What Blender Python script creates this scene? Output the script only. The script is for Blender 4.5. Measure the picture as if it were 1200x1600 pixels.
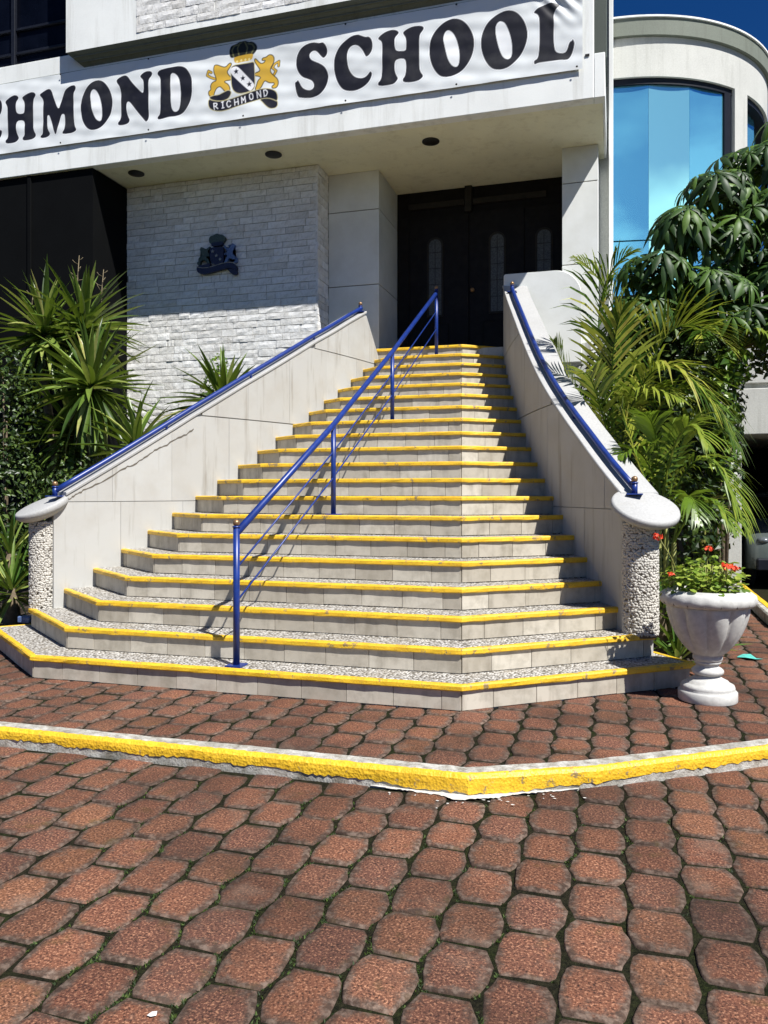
import bpy, bmesh, math, random
import numpy as np
from mathutils import Vector, Matrix, Quaternion

random.seed(11)
for o in list(bpy.data.objects): bpy.data.objects.remove(o)
SC = bpy.context.scene
COL = SC.collection
R = math.radians

# ------------------------------------------------------------------ camera
YAW, CAM_H, FPX = R(16.3), 1.434, 1230.0
cam_d = bpy.data.cameras.new('camera')
cam = bpy.data.objects.new('camera', cam_d); COL.objects.link(cam)
cam.location = (0, 0, CAM_H)
cam.rotation_euler = (R(90), 0, YAW)
cam_d.sensor_fit = 'VERTICAL'; cam_d.sensor_height = 36.0
cam_d.lens = FPX/1600.0*36.0
cam_d.shift_y = -30.0/1600.0
cam_d.clip_start = 0.05; cam_d.clip_end = 4000
SC.camera = cam
SC.render.resolution_x, SC.render.resolution_y = 768, 1024

# ------------------------------------------------------------------ sky and sun
SUN = Vector((0.602, -0.431, 1.0)).normalized()
ELEV = math.asin(SUN.z); ROT = math.atan2(SUN.x, SUN.y)
w = bpy.data.worlds.new('World'); SC.world = w; w.use_nodes = True
nt = w.node_tree; nt.nodes.clear()
def wn(t, **k):
    n = nt.nodes.new(t)
    for a, b in k.items(): setattr(n, a, b)
    return n
sky = wn('ShaderNodeTexSky', sky_type='NISHITA', sun_disc=False, sun_elevation=ELEV, sun_rotation=ROT,
         altitude=2200.0, air_density=1.0, dust_density=0.1, ozone_density=4.0)
hs = wn('ShaderNodeHueSaturation'); hs.inputs['Saturation'].default_value = 1.32; hs.inputs['Value'].default_value = 0.96; hs.inputs['Hue'].default_value = 0.512
gm = wn('ShaderNodeGamma'); gm.inputs['Gamma'].default_value = 1.0
nt.links.new(sky.outputs[0], hs.inputs['Color']); nt.links.new(hs.outputs[0], gm.inputs[0])
tc = wn('ShaderNodeTexCoord'); sep = wn('ShaderNodeSeparateXYZ')
nt.links.new(tc.outputs['Generated'], sep.inputs[0])
mp = wn('ShaderNodeMapping'); mp.inputs['Scale'].default_value = (2.6, 2.6, 5.5); mp.inputs['Location'].default_value = (3.1, 0.4, 1.75)
nt.links.new(tc.outputs['Generated'], mp.inputs[0])
nz = wn('ShaderNodeTexNoise'); nz.inputs['Scale'].default_value = 1.0; nz.inputs['Detail'].default_value = 8; nz.inputs['Roughness'].default_value = 0.55
nt.links.new(mp.outputs[0], nz.inputs['Vector'])
cr = wn('ShaderNodeValToRGB'); cr.color_ramp.elements[0].position = 0.56; cr.color_ramp.elements[1].position = 0.66
nt.links.new(nz.outputs[0], cr.inputs[0])
lo = wn('ShaderNodeMapRange'); lo.inputs['From Min'].default_value = 0.50; lo.inputs['From Max'].default_value = 0.22
nt.links.new(sep.outputs['Z'], lo.inputs[0])
mu = wn('ShaderNodeMath', operation='MULTIPLY'); nt.links.new(cr.outputs[0], mu.inputs[0]); nt.links.new(lo.outputs[0], mu.inputs[1])
# one cumulus bank behind the viewer (seen mirrored in the annexe's glass), its edge broken up by the same noise
vd = wn('ShaderNodeVectorMath', operation='DISTANCE'); vd.inputs[1].default_value = (0.705, -0.665, 0.25)
nt.links.new(tc.outputs['Generated'], vd.inputs[0])
n2_ = wn('ShaderNodeTexNoise'); n2_.inputs['Scale'].default_value = 9.0; n2_.inputs['Detail'].default_value = 6; nt.links.new(tc.outputs['Generated'], n2_.inputs['Vector'])
s1 = wn('ShaderNodeMath', operation='MULTIPLY_ADD'); s1.inputs[1].default_value = 0.16; s1.inputs[2].default_value = 0.0; nt.links.new(n2_.outputs[0], s1.inputs[0])
s2 = wn('ShaderNodeMath', operation='SUBTRACT'); nt.links.new(s1.outputs[0], s2.inputs[0]); nt.links.new(vd.outputs['Value'], s2.inputs[1])
s3 = wn('ShaderNodeMapRange'); s3.inputs['From Min'].default_value = -0.035; s3.inputs['From Max'].default_value = 0.005; nt.links.new(s2.outputs[0], s3.inputs[0])
mm = wn('ShaderNodeMath', operation='MAXIMUM'); nt.links.new(mu.outputs[0], mm.inputs[0]); nt.links.new(s3.outputs[0], mm.inputs[1])
mx = wn('ShaderNodeMix', data_type='RGBA'); mx.inputs['B'].default_value = (13.0, 13.2, 13.6, 1)
nt.links.new(mm.outputs[0], mx.inputs['Factor']); nt.links.new(gm.outputs[0], mx.inputs['A'])
bg = wn('ShaderNodeBackground'); bg.inputs['Strength'].default_value = 0.05
nt.links.new(mx.outputs['Result'], bg.inputs[0])
wo = wn('ShaderNodeOutputWorld'); nt.links.new(bg.outputs[0], wo.inputs[0])

sd = bpy.data.lights.new('sun', 'SUN'); sd.energy = 5.0; sd.angle = R(0.53); sd.color = (1.0, 0.975, 0.935)
so = bpy.data.objects.new('sun', sd); COL.objects.link(so)
so.rotation_euler = SUN.to_track_quat('Z', 'Y').to_euler(); so.location = SUN*40

vs = SC.view_settings
vs.view_transform = 'Standard'; vs.look = 'None'; vs.exposure = 0.66; vs.gamma = 1.0; vs.use_curve_mapping = False
try:
    SC.cycles.max_bounces = 5; SC.cycles.diffuse_bounces = 3; SC.cycles.glossy_bounces = 2; SC.cycles.transmission_bounces = 2
except Exception: pass

# ------------------------------------------------------------------ material helpers
def srgb(r, g, b):
    f = lambda c: ((c/255.0)/12.92 if c/255.0 <= 0.04045 else ((c/255.0+0.055)/1.055)**2.4)
    return (f(r), f(g), f(b), 1.0)
class MT:
    def __init__(s, name):
        s.m = bpy.data.materials.new(name); s.m.use_nodes = True
        s.t = s.m.node_tree; s.t.nodes.clear()
        s.out = s.n('ShaderNodeOutputMaterial'); s.p = s.n('ShaderNodeBsdfPrincipled')
        s.l(s.p.outputs[0], s.out.inputs['Surface'])
        s.tc = s.n('ShaderNodeTexCoord')
    def n(s, t, **k):
        n = s.t.nodes.new(t)
        for a, b in k.items(): setattr(n, a, b)
        return n
    def l(s, a, b): s.t.links.new(a, b)
    def vec(s, scale=(1,1,1), loc=(0,0,0), src='Object'):
        m = s.n('ShaderNodeMapping'); m.inputs['Scale'].default_value = scale; m.inputs['Location'].default_value = loc
        s.l(s.tc.outputs[src], m.inputs[0]); return m.outputs[0]
    def noise(s, scale, detail=4, rough=0.55, vec=None, dist=0.0):
        n = s.n('ShaderNodeTexNoise'); n.inputs['Scale'].default_value = scale; n.inputs['Detail'].default_value = detail
        n.inputs['Roughness'].default_value = rough; n.inputs['Distortion'].default_value = dist
        s.l(vec if vec else s.tc.outputs['Object'], n.inputs['Vector']); return n.outputs[0]
    def voro(s, scale, vec=None, feature='F1', out='Distance', rnd=1.0):
        n = s.n('ShaderNodeTexVoronoi', feature=feature); n.inputs['Scale'].default_value = scale; n.inputs['Randomness'].default_value = rnd
        s.l(vec if vec else s.tc.outputs['Object'], n.inputs['Vector']); return n.outputs[out]
    def ramp(s, fac, stops, interp='LINEAR'):
        r = s.n('ShaderNodeValToRGB'); r.color_ramp.interpolation = interp
        e = r.color_ramp.elements
        while len(e) < len(stops): e.new(0.5)
        for i, (p, c) in enumerate(stops):
            e[i].position = p; e[i].color = c if len(c) == 4 else (*c, 1)
        s.l(fac, r.inputs[0]); return r.outputs[0]
    def mix(s, fac, a, b, blend='MIX'):
        m = s.n('ShaderNodeMix', data_type='RGBA', blend_type=blend)
        for v, i in ((fac, 'Factor'), (a, 'A'), (b, 'B')):
            if hasattr(v, 'links'): s.l(v, m.inputs[i])
            else: m.inputs[i].default_value = v
        return m.outputs['Result']
    def math(s, op, a, b=0.0):
        m = s.n('ShaderNodeMath', operation=op)
        for i, v in enumerate((a, b)):
            if hasattr(v, 'links'): s.l(v, m.inputs[i])
            else: m.inputs[i].default_value = v
        return m.outputs[0]
    def rand(s): return s.n('ShaderNodeObjectInfo').outputs['Random']
    def attr(s, name, out='Fac'):
        a = s.n('ShaderNodeAttribute'); a.attribute_name = name; return a.outputs[out]
    def bump(s, h, strength=0.3, dist=0.01, prev=None):
        b = s.n('ShaderNodeBump'); b.inputs['Strength'].default_value = strength; b.inputs['Distance'].default_value = dist
        s.l(h, b.inputs['Height'])
        if prev: s.l(prev, b.inputs['Normal'])
        s.l(b.outputs[0], s.p.inputs['Normal']); return b.outputs[0]
    def set(s, col=None, rough=None, metal=None, spec=None):
        for v, i in ((col, 'Base Color'), (rough, 'Roughness'), (metal, 'Metallic'), (spec, 'Specular IOR Level')):
            if v is None: continue
            if hasattr(v, 'links'): s.l(v, s.p.inputs[i])
            else: s.p.inputs[i].default_value = v
        return s
M = {}
def g(v, a=1): return (v, v, v, a)

def plaster(name, base, stain, streak=0.35, bump=0.15, rough=0.75):
    t = MT(name)
    n1 = t.noise(1.3, 4, 0.6)
    n2 = t.noise(1.0, 4, 0.65, t.vec((7, 7, 0.55)))
    n3 = t.noise(60, 3, 0.6)
    c = t.mix(t.ramp(n1, [(0.35, g(0)), (0.75, g(1))]), base, tuple(x*0.88 for x in base[:3])+(1,))
    c = t.mix(t.math('MULTIPLY', t.ramp(n2, [(0.52, g(0)), (0.72, g(1))]), streak), c, stain)
    c = t.mix(0.10, c, t.ramp(n3, [(0.3, g(0)), (0.7, g(1))]), 'OVERLAY')
    t.set(c, rough); t.bump(n3, bump, 0.004)
    M[name] = t.m
plaster('white_paint', srgb(240,242,238), srgb(150,146,130), 0.30)
plaster('band_paint', srgb(194,194,187), srgb(150,150,140), 0.40)
plaster('soffit_paint', srgb(240,238,210), srgb(170,160,120), 0.25, 0.1)
plaster('cap_stone', srgb(168,168,166), srgb(150,146,136), 0.25, 0.35)
plaster('grey_wall', srgb(190,192,186), srgb(110,105,85), 0.6)
plaster('trim_dark', srgb(112,118,106), srgb(80,82,70), 0.4)
plaster('beam_shade_paint', srgb(70,78,72), srgb(50,55,48), 0.4)  # dark grey-green: the shade on the upper right beam is put into its colour

def mk_panel():
    t = MT('wall_panel')
    r = t.rand()
    n1 = t.noise(2.2, 4, 0.62); n2 = t.noise(1.0, 4, 0.65, t.vec((9, 9, 0.8))); n3 = t.noise(90, 3)
    c = t.mix(r, srgb(181,181,177), srgb(173,172,167))
    c = t.mix(t.math('MULTIPLY', t.ramp(n1, [(0.45, g(0)), (0.75, g(1))]), 0.5), c, srgb(160,155,146))
    c = t.mix(t.math('MULTIPLY', t.ramp(n2, [(0.55, g(0)), (0.72, g(1))]), 0.65), c, srgb(128,120,106))
    t.set(c, 0.6); t.bump(n3, 0.08, 0.003); M['wall_panel'] = t.m
mk_panel()
def mk_pil():
    t = MT('pilaster_panel')
    n1 = t.noise(1.6, 7, 0.62); n3 = t.noise(90, 3)
    c = t.mix(t.ramp(n1, [(0.4, g(0)), (0.75, g(1))]), srgb(224,226,222), srgb(204,205,198))
    t.set(c, 0.6); t.bump(n3, 0.08, 0.003); M['pilaster_panel'] = t.m
mk_pil()
def mk_tile():
    t = MT('riser_tile')
    r = t.rand()
    n1 = t.noise(7, 6, 0.65); n2 = t.noise(1.0, 5, 0.6, t.vec((11, 11, 2.0))); n3 = t.noise(120, 3)
    c = t.mix(r, srgb(194,187,172), srgb(166,158,143))
    c = t.mix(t.math('MULTIPLY', t.ramp(n1, [(0.45, g(0)), (0.7, g(1))]), 0.55), c, srgb(128,120,104))
    c = t.mix(t.math('MULTIPLY', t.ramp(n2, [(0.52, g(0)), (0.75, g(1))]), 0.45), c, srgb(104,96,82))
    t.set(c, 0.55); t.bump(n3, 0.1, 0.003); M['riser_tile'] = t.m
mk_tile()
def mk_agg(name, scale, ca, cb, cc, grout):
    t = MT(name)
    d = t.voro(scale); col = t.voro(scale, out='Color'); wv = t.noise(3, 5)
    sp = t.n('ShaderNodeSeparateColor'); t.l(col, sp.inputs[0])
    c = t.ramp(sp.outputs[0], [(0.0, ca), (0.5, cb), (0.9, cc)])
    c = t.mix(t.ramp(d, [(0.42, g(0)), (0.68, g(1))]), c, grout)
    c = t.mix(t.math('MULTIPLY', t.ramp(wv, [(0.5, g(0)), (0.75, g(1))]), 0.5), c, srgb(150,140,122))
    t.set(c, 0.6); t.bump(t.math('SUBTRACT', 1.0, d), 0.9, 0.012); M[name] = t.m
mk_agg('pebble_wash', 54, srgb(216,214,208), srgb(190,186,179), srgb(148,142,132), srgb(98,93,84))
def mk_kerb():
    t = MT('kerb_wash')
    n1 = t.noise(14, 5, 0.7); n2 = t.noise(90, 3, 0.65); n3 = t.noise(4, 4)
    c = t.mix(t.ramp(n1, [(0.40, g(0)), (0.62, g(1))]), srgb(190,188,180), srgb(140,134,122))
    c = t.mix(t.math('MULTIPLY', t.ramp(n3, [(0.5, g(0)), (0.7, g(1))]), 0.6), c, srgb(92,88,72))
    c = t.mix(t.math('MULTIPLY', t.ramp(n2, [(0.28, g(1)), (0.42, g(0))]), 0.7), c, srgb(60,54,44))
    t.set(c, 0.85); t.bump(n2, 0.7, 0.01); M['kerb_wash'] = t.m
mk_kerb()
def mk_yellow(name, flake):
    t = MT(name)
    n1 = t.noise(9, 7, 0.7); n2 = t.noise(70, 4, 0.6); n3 = t.voro(70)
    c = t.mix(t.ramp(n1, [(0.35, g(0)), (0.7, g(1))]), srgb(232,190,46), srgb(212,166,36))
    c = t.mix(t.math('MULTIPLY', t.ramp(n2, [(0.56, g(0)), (0.75, g(1))]), 0.7), c, srgb(150,108,34))
    c = t.mix(t.math('MULTIPLY', t.ramp(t.noise(13, 5, 0.75), [(flake, g(0)), (flake+0.05, g(1))]), 0.85), c, srgb(126,112,88))
    t.set(c, 0.5); t.bump(n3 if name == 'kerb_yellow' else n2, 0.5, 0.006); M[name] = t.m
mk_yellow('nosing_yellow', 0.58)
mk_yellow('kerb_yellow', 0.61)
def mk_paver():
    t = MT('paver_red')
    r = t.rand(); e = t.attr('edge'); pr = t.attr('tint')
    w_ = t.n('ShaderNodeCombineXYZ'); t.l(t.math('MULTIPLY', r, 37.0), w_.inputs[0]); t.l(t.math('MULTIPLY', r, 91.0), w_.inputs[1])
    va = t.n('ShaderNodeVectorMath', operation='ADD'); t.l(t.tc.outputs['Object'], va.inputs[0]); t.l(w_.outputs[0], va.inputs[1])
    V = va.outputs[0]
    big = t.noise(9, 4, 0.65, V); mid = t.noise(34, 3, 0.6, V); fine = t.noise(105, 2, 0.7, V)
    rr = t.math('FRACT', t.math('ADD', r, pr))
    c = t.ramp(rr, [(0.0, srgb(114,72,56)), (0.35, srgb(124,80,59)), (0.7, srgb(106,70,58)), (1.0, srgb(128,86,60))])
    c = t.mix(t.math('MULTIPLY', t.ramp(mid, [(0.4, g(0)), (0.7, g(1))]), 0.5), c, srgb(72,48,42))
    c = t.mix(t.ramp(fine, [(0.54, g(0)), (0.66, g(1))]), c, srgb(174,126,98))
    c = t.mix(t.math('MULTIPLY', t.ramp(fine, [(0.34, g(1)), (0.46, g(0))]), 0.92), c, srgb(40,29,25))
    ef = t.math('ADD', t.math('MULTIPLY', t.math('POWER', e, 1.5), 0.85), t.math('SUBTRACT', t.math('MULTIPLY', big, 2.2), 1.12))
    ed = t.mix(t.ramp(mid, [(0.45, g(0)), (0.65, g(1))]), srgb(66,55,47), srgb(122,106,94))
    c = t.mix(t.ramp(ef, [(0.16, g(0)), (0.72, g(0.9))]), c, ed)
    c = t.mix(t.math('MULTIPLY', t.ramp(t.noise(5, 4, 0.7, V), [(0.58, g(0)), (0.72, g(1))]), 0.55), c, srgb(88,72,36))
    geo = t.n('ShaderNodeNewGeometry').outputs['Position']
    st_ = t.noise(0.9, 5, 0.65, geo); dk = t.noise(3.1, 4, 0.6, geo)
    c = t.mix(t.math('MULTIPLY', t.ramp(st_, [(0.45, g(0)), (0.66, g(1))]), 0.68), c, srgb(50,39,33))
    c = t.mix(t.math('MULTIPLY', t.ramp(dk, [(0.60, g(0)), (0.74, g(1))]), 0.45), c, srgb(126,108,94))
    tone = t.ramp(t.math('FRACT', t.math('MULTIPLY', rr, 7.31)), [(0.0, g(0.70)), (0.5, g(0.88)), (1.0, g(1.04))])
    c = t.mix(1.0, c, tone, 'MULTIPLY')
    t.set(c, 0.85, spec=0.25)
    b = t.bump(mid, 0.35, 0.006); t.bump(fine, 0.55, 0.004, b); M['paver_red'] = t.m
mk_paver()
def mk_joint():
    t = MT('mossy_joint')
    n1 = t.noise(3.2, 6, 0.7); n2 = t.noise(60, 4, 0.7)
    c = t.mix(t.ramp(n2, [(0.35, g(0)), (0.7, g(1))]), srgb(20,20,14), srgb(48,46,32))
    c = t.mix(t.ramp(n1, [(0.46, g(0)), (0.66, g(1))]), c, t.mix(t.ramp(n2, [(0.4, g(0)), (0.65, g(1))]), srgb(22,27,12), srgb(46,54,24)))
    t.set(c, 0.95, spec=0.1); t.bump(n2, 1.0, 0.02); M['mossy_joint'] = t.m
mk_joint()
def simple(name, col, rough=0.5, metal=0.0, nscale=None, var=0.15, bump=0.0, spec=None):
    t = MT(name)
    if nscale:
        n = t.noise(nscale, 5, 0.6)
        c = t.mix(t.ramp(n, [(0.3, g(0)), (0.7, g(1))]), tuple(x*(1-var) for x in col[:3])+(1,), tuple(min(1, x*(1+var)) for x in col[:3])+(1,))
        t.set(c, rough, metal, spec)
        if bump: t.bump(n, bump, 0.005)
    else: t.set(col, rough, metal, spec)
    M[name] = t.m
simple('blue_paint', srgb(22,48,118), 0.36, 0.0, 14, 0.25)
simple('brass_knob', srgb(150,118,84), 0.35, 0.6, 20, 0.1)
simple('soil', srgb(52,42,30), 0.95, 0, 20, 0.4, 0.8)
simple('core_dark', srgb(86,80,70), 0.9, 0, 8, 0.2)
simple('grout', srgb(112,104,92), 0.9, 0, 30, 0.25, 0.3)
simple('stone_grout', srgb(120,116,106), 0.95, 0, 30, 0.25, 0.5)
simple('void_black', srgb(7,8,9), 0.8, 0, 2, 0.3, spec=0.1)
simple('door_wood', srgb(24,22,22), 0.5, 0, 9, 0.35, 0.1, spec=0.12)
simple('door_trim', srgb(40,37,33), 0.6, 0, 9, 0.25, spec=0.2)
simple('leaded_glass', srgb(74,76,74), 0.3, 0, 60, 0.5, 0.3, spec=0.3)
simple('window_dark', srgb(9,12,22), 0.25, 0, 3, 0.4, spec=0.08)
simple('frame_dark', srgb(24,27,36), 0.5, 0, 9, 0.2, spec=0.2)
simple('lamp_black', srgb(28,24,20), 0.5, 0, 30, 0.3)
simple('lamp_glass', srgb(70,64,54), 0.25)
simple('urn_cast', srgb(184,183,178), 0.75, 0, 26, 0.14, 0.35)
simple('emblem_navy', srgb(30,34,62), 0.45, 0.2, 20, 0.3)
simple('emblem_green', srgb(66,80,72), 0.5, 0.3, 60, 0.4, 0.4)
simple('emblem_blue', srgb(92,112,150), 0.5, 0.2, 60, 0.5, 0.4)
simple('emblem_pale', srgb(150,150,150), 0.5, 0.2, 60, 0.3)
simple('car_paint', srgb(84,92,90), 0.25, 0.1, 5, 0.1)
simple('car_glass', srgb(10,12,14), 0.05)
simple('car_tyre', srgb(18,18,18), 0.85, 0, 40, 0.2)
simple('car_rim', srgb(140,142,145), 0.3, 0.9, 10, 0.1)
simple('car_lamp', srgb(96,102,106), 0.25, 0.1, 10, 0.1)
simple('lime_wash', srgb(196,194,188), 0.9, 0, 40, 0.25, 0.5)
simple('litter_teal', srgb(90,190,178), 0.6, 0, 30, 0.15)
simple('pale_paper', srgb(215,215,212), 0.8, 0, 60, 0.15)
simple('bark', srgb(96,84,66), 0.9, 0, 24, 0.4, 0.8)
simple('dry_stalk', srgb(120,108,84), 0.9, 0, 24, 0.3, 0.4)
simple('palm_stem', srgb(140,142,70), 0.6, 0, 14, 0.3, 0.2)
simple('geranium_red', srgb(226,74,40), 0.6, 0, 30, 0.2)
simple('white_pebble', srgb(184,180,171), 0.55, 0, 12, 0.2)
simple('column_mortar', srgb(104,97,87), 0.95, 0, 40, 0.3, 0.6)
simple('crack_dark', srgb(96,89,78), 0.95)
def mk_stone():
    t = MT('split_stone')
    r = t.rand(); pr = t.attr('tint')
    rr = t.math('FRACT', t.math('ADD', r, pr))
    n1 = t.noise(12, 6, 0.65); n2 = t.noise(75, 4, 0.65)
    c = t.ramp(rr, [(0.0, srgb(232,231,228)), (0.3, srgb(221,220,216)), (0.6, srgb(240,240,238)), (1.0, srgb(212,210,205))])
    c = t.mix(t.math('MULTIPLY', t.ramp(n1, [(0.45, g(0)), (0.75, g(1))]), 0.45), c, srgb(150,144,128))
    c = t.mix(0.18, c, t.ramp(n2, [(0.3, g(0)), (0.7, g(1))]), 'OVERLAY')
    t.set(c, 0.85, spec=0.2); b = t.bump(n1, 0.5, 0.02); t.bump(n2, 0.5, 0.008, b); M['split_stone'] = t.m
mk_stone()
def mk_glass(name, col, metal):
    t = MT(name)
    n = t.noise(0.5, 2)
    t.set(col, 0.02, metal); t.bump(n, 0.02, 0.02); M[name] = t.m
mk_glass('mirror_glass', srgb(126,212,238), 0.74)
mk_glass('mirror_glass_pale', srgb(158,232,240), 0.68)
def mk_print():
    t = MT('banner_print')
    c = t.attr('print', 'Color')
    n = t.noise(3, 5)
    c = t.mix(t.math('MULTIPLY', t.ramp(n, [(0.5, g(0)), (0.8, g(1))]), 0.12), c, srgb(150,150,140))
    t.set(c, 0.5, spec=0.3); M['banner_print'] = t.m
mk_print()
def leafmat(name, stops, trans=0.25, rough=0.4, nsc=14):
    t = MT(name)
    r = t.rand(); pr = t.attr('tint')
    rr = t.math('FRACT', t.math('ADD', r, pr))
    n = t.noise(nsc, 4)
    f = t.math('ADD', t.math('MULTIPLY', rr, 0.75), t.math('MULTIPLY', n, 0.25))
    c = t.ramp(f, stops)
    t.set(c, rough, spec=0.4)
    tr = t.n('ShaderNodeBsdfTranslucent'); ms = t.n('ShaderNodeMixShader'); ms.inputs[0].default_value = trans
    ct = t.mix(0.5, c, (0.30, 0.42, 0.03, 1)); t.l(ct, tr.inputs[0])
    t.l(t.p.outputs[0], ms.inputs[1]); t.l(tr.outputs[0], ms.inputs[2]); t.l(ms.outputs[0], t.out.inputs['Surface'])
    M[name] = t.m
leafmat('yucca_leaf', [(0.1, srgb(44,66,24)), (0.45, srgb(80,104,40)), (0.72, srgb(116,136,60)), (0.86, srgb(160,162,96)), (0.93, srgb(140,116,72))], 0.2, 0.35)
leafmat('palm_leaf', [(0.1, srgb(52,80,22)), (0.5, srgb(96,124,38)), (0.82, srgb(158,164,64)), (0.94, srgb(142,120,64))], 0.3, 0.35)
leafmat('umbrella_leaf', [(0.1, srgb(30,52,22)), (0.5, srgb(54,84,32)), (0.9, srgb(92,122,48))], 0.22, 0.5)
leafmat('shrub_leaf', [(0.1, srgb(24,38,15)), (0.5, srgb(42,62,24)), (0.9, srgb(84,104,46))], 0.12, 0.4)
leafmat('vine_leaf', [(0.1, srgb(52,80,28)), (0.5, srgb(86,116,42)), (0.9, srgb(150,170,70))], 0.25, 0.3)
leafmat('geranium_leaf', [(0.1, srgb(74,104,30)), (0.5, srgb(124,150,52)), (0.9, srgb(176,186,84))], 0.3, 0.45)
leafmat('moss_leaf', [(0.1, srgb(24,36,14)), (0.5, srgb(40,56,20)), (0.92, srgb(76,96,34))], 0.1, 0.7)
leafmat('strap_leaf', [(0.1, srgb(40,70,26)), (0.5, srgb(78,108,40)), (0.9, srgb(168,172,96))], 0.2, 0.35)

# ------------------------------------------------------------------ object helpers
BASE = {}
def setparent(o, p):
    o.parent = p
    b = BASE.get(p.name, Vector((0, 0, 0)))
    o.matrix_parent_inverse = Matrix.Translation(-b)
    BASE[o.name] = Vector((0, 0, 0))
def tag(o, label, cat, group=None):
    o['label'] = label; o['category'] = cat
    if group: o['group'] = group
    return o
def thing(name, label, cat, loc, group=None):
    o = bpy.data.objects.new(name, None); COL.objects.link(o); o.location = loc; o.empty_display_size = 0.1
    BASE[o.name] = Vector(loc)
    return tag(o, label, cat, group)
def struct(o): o['kind'] = 'structure'; return o
def stuff(o): o['kind'] = 'stuff'; return o
def obj(name, me, parent=None):
    o = bpy.data.objects.new(name, me); COL.objects.link(o)
    if parent is not None: setparent(o, parent)
    return o
def mesh(name, vs, fs, mat, smooth=False):
    me = bpy.data.meshes.new(name); me.from_pydata([tuple(v) for v in vs], [], fs); me.update()
    if mat: me.materials.append(M[mat])
    if smooth: me.polygons.foreach_set('use_smooth', [True]*len(me.polygons))
    return me
def bm_mesh(name, bm, mat, smooth=False):
    bmesh.ops.recalc_face_normals(bm, faces=bm.faces)
    me = bpy.data.meshes.new(name); bm.to_mesh(me); bm.free()
    if mat: me.materials.append(M[mat])
    if smooth: me.polygons.foreach_set('use_smooth', [True]*len(me.polygons))
    return me
def bm_box(bm, x0, x1, y0, y1, z0, z1):
    v = [bm.verts.new(p) for p in ((x0,y0,z0),(x1,y0,z0),(x1,y1,z0),(x0,y1,z0),(x0,y0,z1),(x1,y0,z1),(x1,y1,z1),(x0,y1,z1))]
    for f in ((0,3,2,1),(4,5,6,7),(0,1,5,4),(1,2,6,5),(2,3,7,6),(3,0,4,7)): bm.faces.new([v[i] for i in f])
def box(name, x0, x1, y0, y1, z0, z1, mat, parent=None, bevel=0.006, seg=1):
    bm = bmesh.new(); bm_box(bm, x0, x1, y0, y1, z0, z1)
    if bevel: bmesh.ops.bevel(bm, geom=list(bm.edges), offset=bevel, segments=seg, affect='EDGES')
    return obj(name, bm_mesh(name, bm, mat), parent)
def bm_prism(bm, poly, z0, z1):
    a = [bm.verts.new((x, y, z0)) for x, y in poly]; b = [bm.verts.new((x, y, z1)) for x, y in poly]
    n = len(poly)
    bm.faces.new(a[::-1]); bm.faces.new(b)
    for i in range(n): bm.faces.new((a[i], a[(i+1) % n], b[(i+1) % n], b[i]))
def prism(name, poly, z0, z1, mat, parent=None, bevel=0.0):
    bm = bmesh.new(); bm_prism(bm, poly, z0, z1)
    if bevel: bmesh.ops.bevel(bm, geom=list(bm.edges), offset=bevel, segments=1, affect='EDGES')
    return obj(name, bm_mesh(name, bm, mat), parent)
def xz_prism(name, poly, y0, y1, mat, parent=None, bevel=0.0):
    bm = bmesh.new()
    a = [bm.verts.new((x, y0, z)) for x, z in poly]; b = [bm.verts.new((x, y1, z)) for x, z in poly]
    n = len(poly); bm.faces.new(a); bm.faces.new(b[::-1])
    for i in range(n): bm.faces.new((a[i], b[i], b[(i+1) % n], a[(i+1) % n]))
    if bevel: bmesh.ops.bevel(bm, geom=list(bm.edges), offset=bevel, segments=1, affect='EDGES')
    bmesh.ops.triangulate(bm, faces=[f for f in bm.faces if len(f.verts) > 4])
    return obj(name, bm_mesh(name, bm, mat), parent)
def tube_data(path, rad, sides=8, caps=True, vs=None, fs=None):
    vs = [] if vs is None else vs; fs = [] if fs is None else fs
    P = [Vector(p) for p in path]; n = len(P); b0 = len(vs)
    rads = rad if isinstance(rad, (list, tuple)) else [rad]*n
    up = Vector((0, 0, 1))
    for i, p in enumerate(P):
        d = ((P[min(i+1, n-1)]-P[max(i-1, 0)])).normalized()
        ref = up if abs(d.z) < 0.95 else Vector((0, 1, 0))
        s = d.cross(ref).normalized(); u = s.cross(d).normalized()
        for k in range(sides):
            a = 2*math.pi*k/sides
            vs.append(p+(s*math.cos(a)+u*math.sin(a))*rads[i])
    for i in range(n-1):
        for k in range(sides):
            a = b0+i*sides+k; b = b0+i*sides+(k+1) % sides
            fs.append((a, b, b+sides, a+sides))
    if caps:
        fs.append(tuple(b0+k for k in range(sides))[::-1]); fs.append(tuple(b0+(n-1)*sides+k for k in range(sides)))
    return vs, fs
def tube(name, path, rad, mat, parent=None, sides=8):
    vs, fs = tube_data(path, rad, sides); return obj(name, mesh(name, vs, fs, mat, True), parent)
def lathe(name, prof, cx, cy, mat, parent=None, n=40, mod=None, smooth=True, z0=0.0):
    vs, fs = [], []
    for j, (r, z) in enumerate(prof):
        for k in range(n):
            a = 2*math.pi*k/n; rr = r*(mod(a, j, z) if mod else 1)
            vs.append((cx+rr*math.cos(a), cy+rr*math.sin(a), z0+z))
    m = len(prof)
    for j in range(m-1):
        for k in range(n):
            a = j*n+k; b = j*n+(k+1) % n; fs.append((a, b, b+n, a+n))
    fs.append(tuple(range(n))[::-1]); fs.append(tuple((m-1)*n+k for k in range(n)))
    return obj(name, mesh(name, vs, fs, mat, smooth), parent)
def ball(name, c, r, mat, parent=None, sub=2, sz=1.0):
    bm = bmesh.new(); bmesh.ops.create_icosphere(bm, subdivisions=sub, radius=r)
    for v in bm.verts: v.co = Vector((v.co.x, v.co.y, v.co.z*sz))+Vector(c)
    return obj(name, bm_mesh(name, bm, mat, True), parent)
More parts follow.
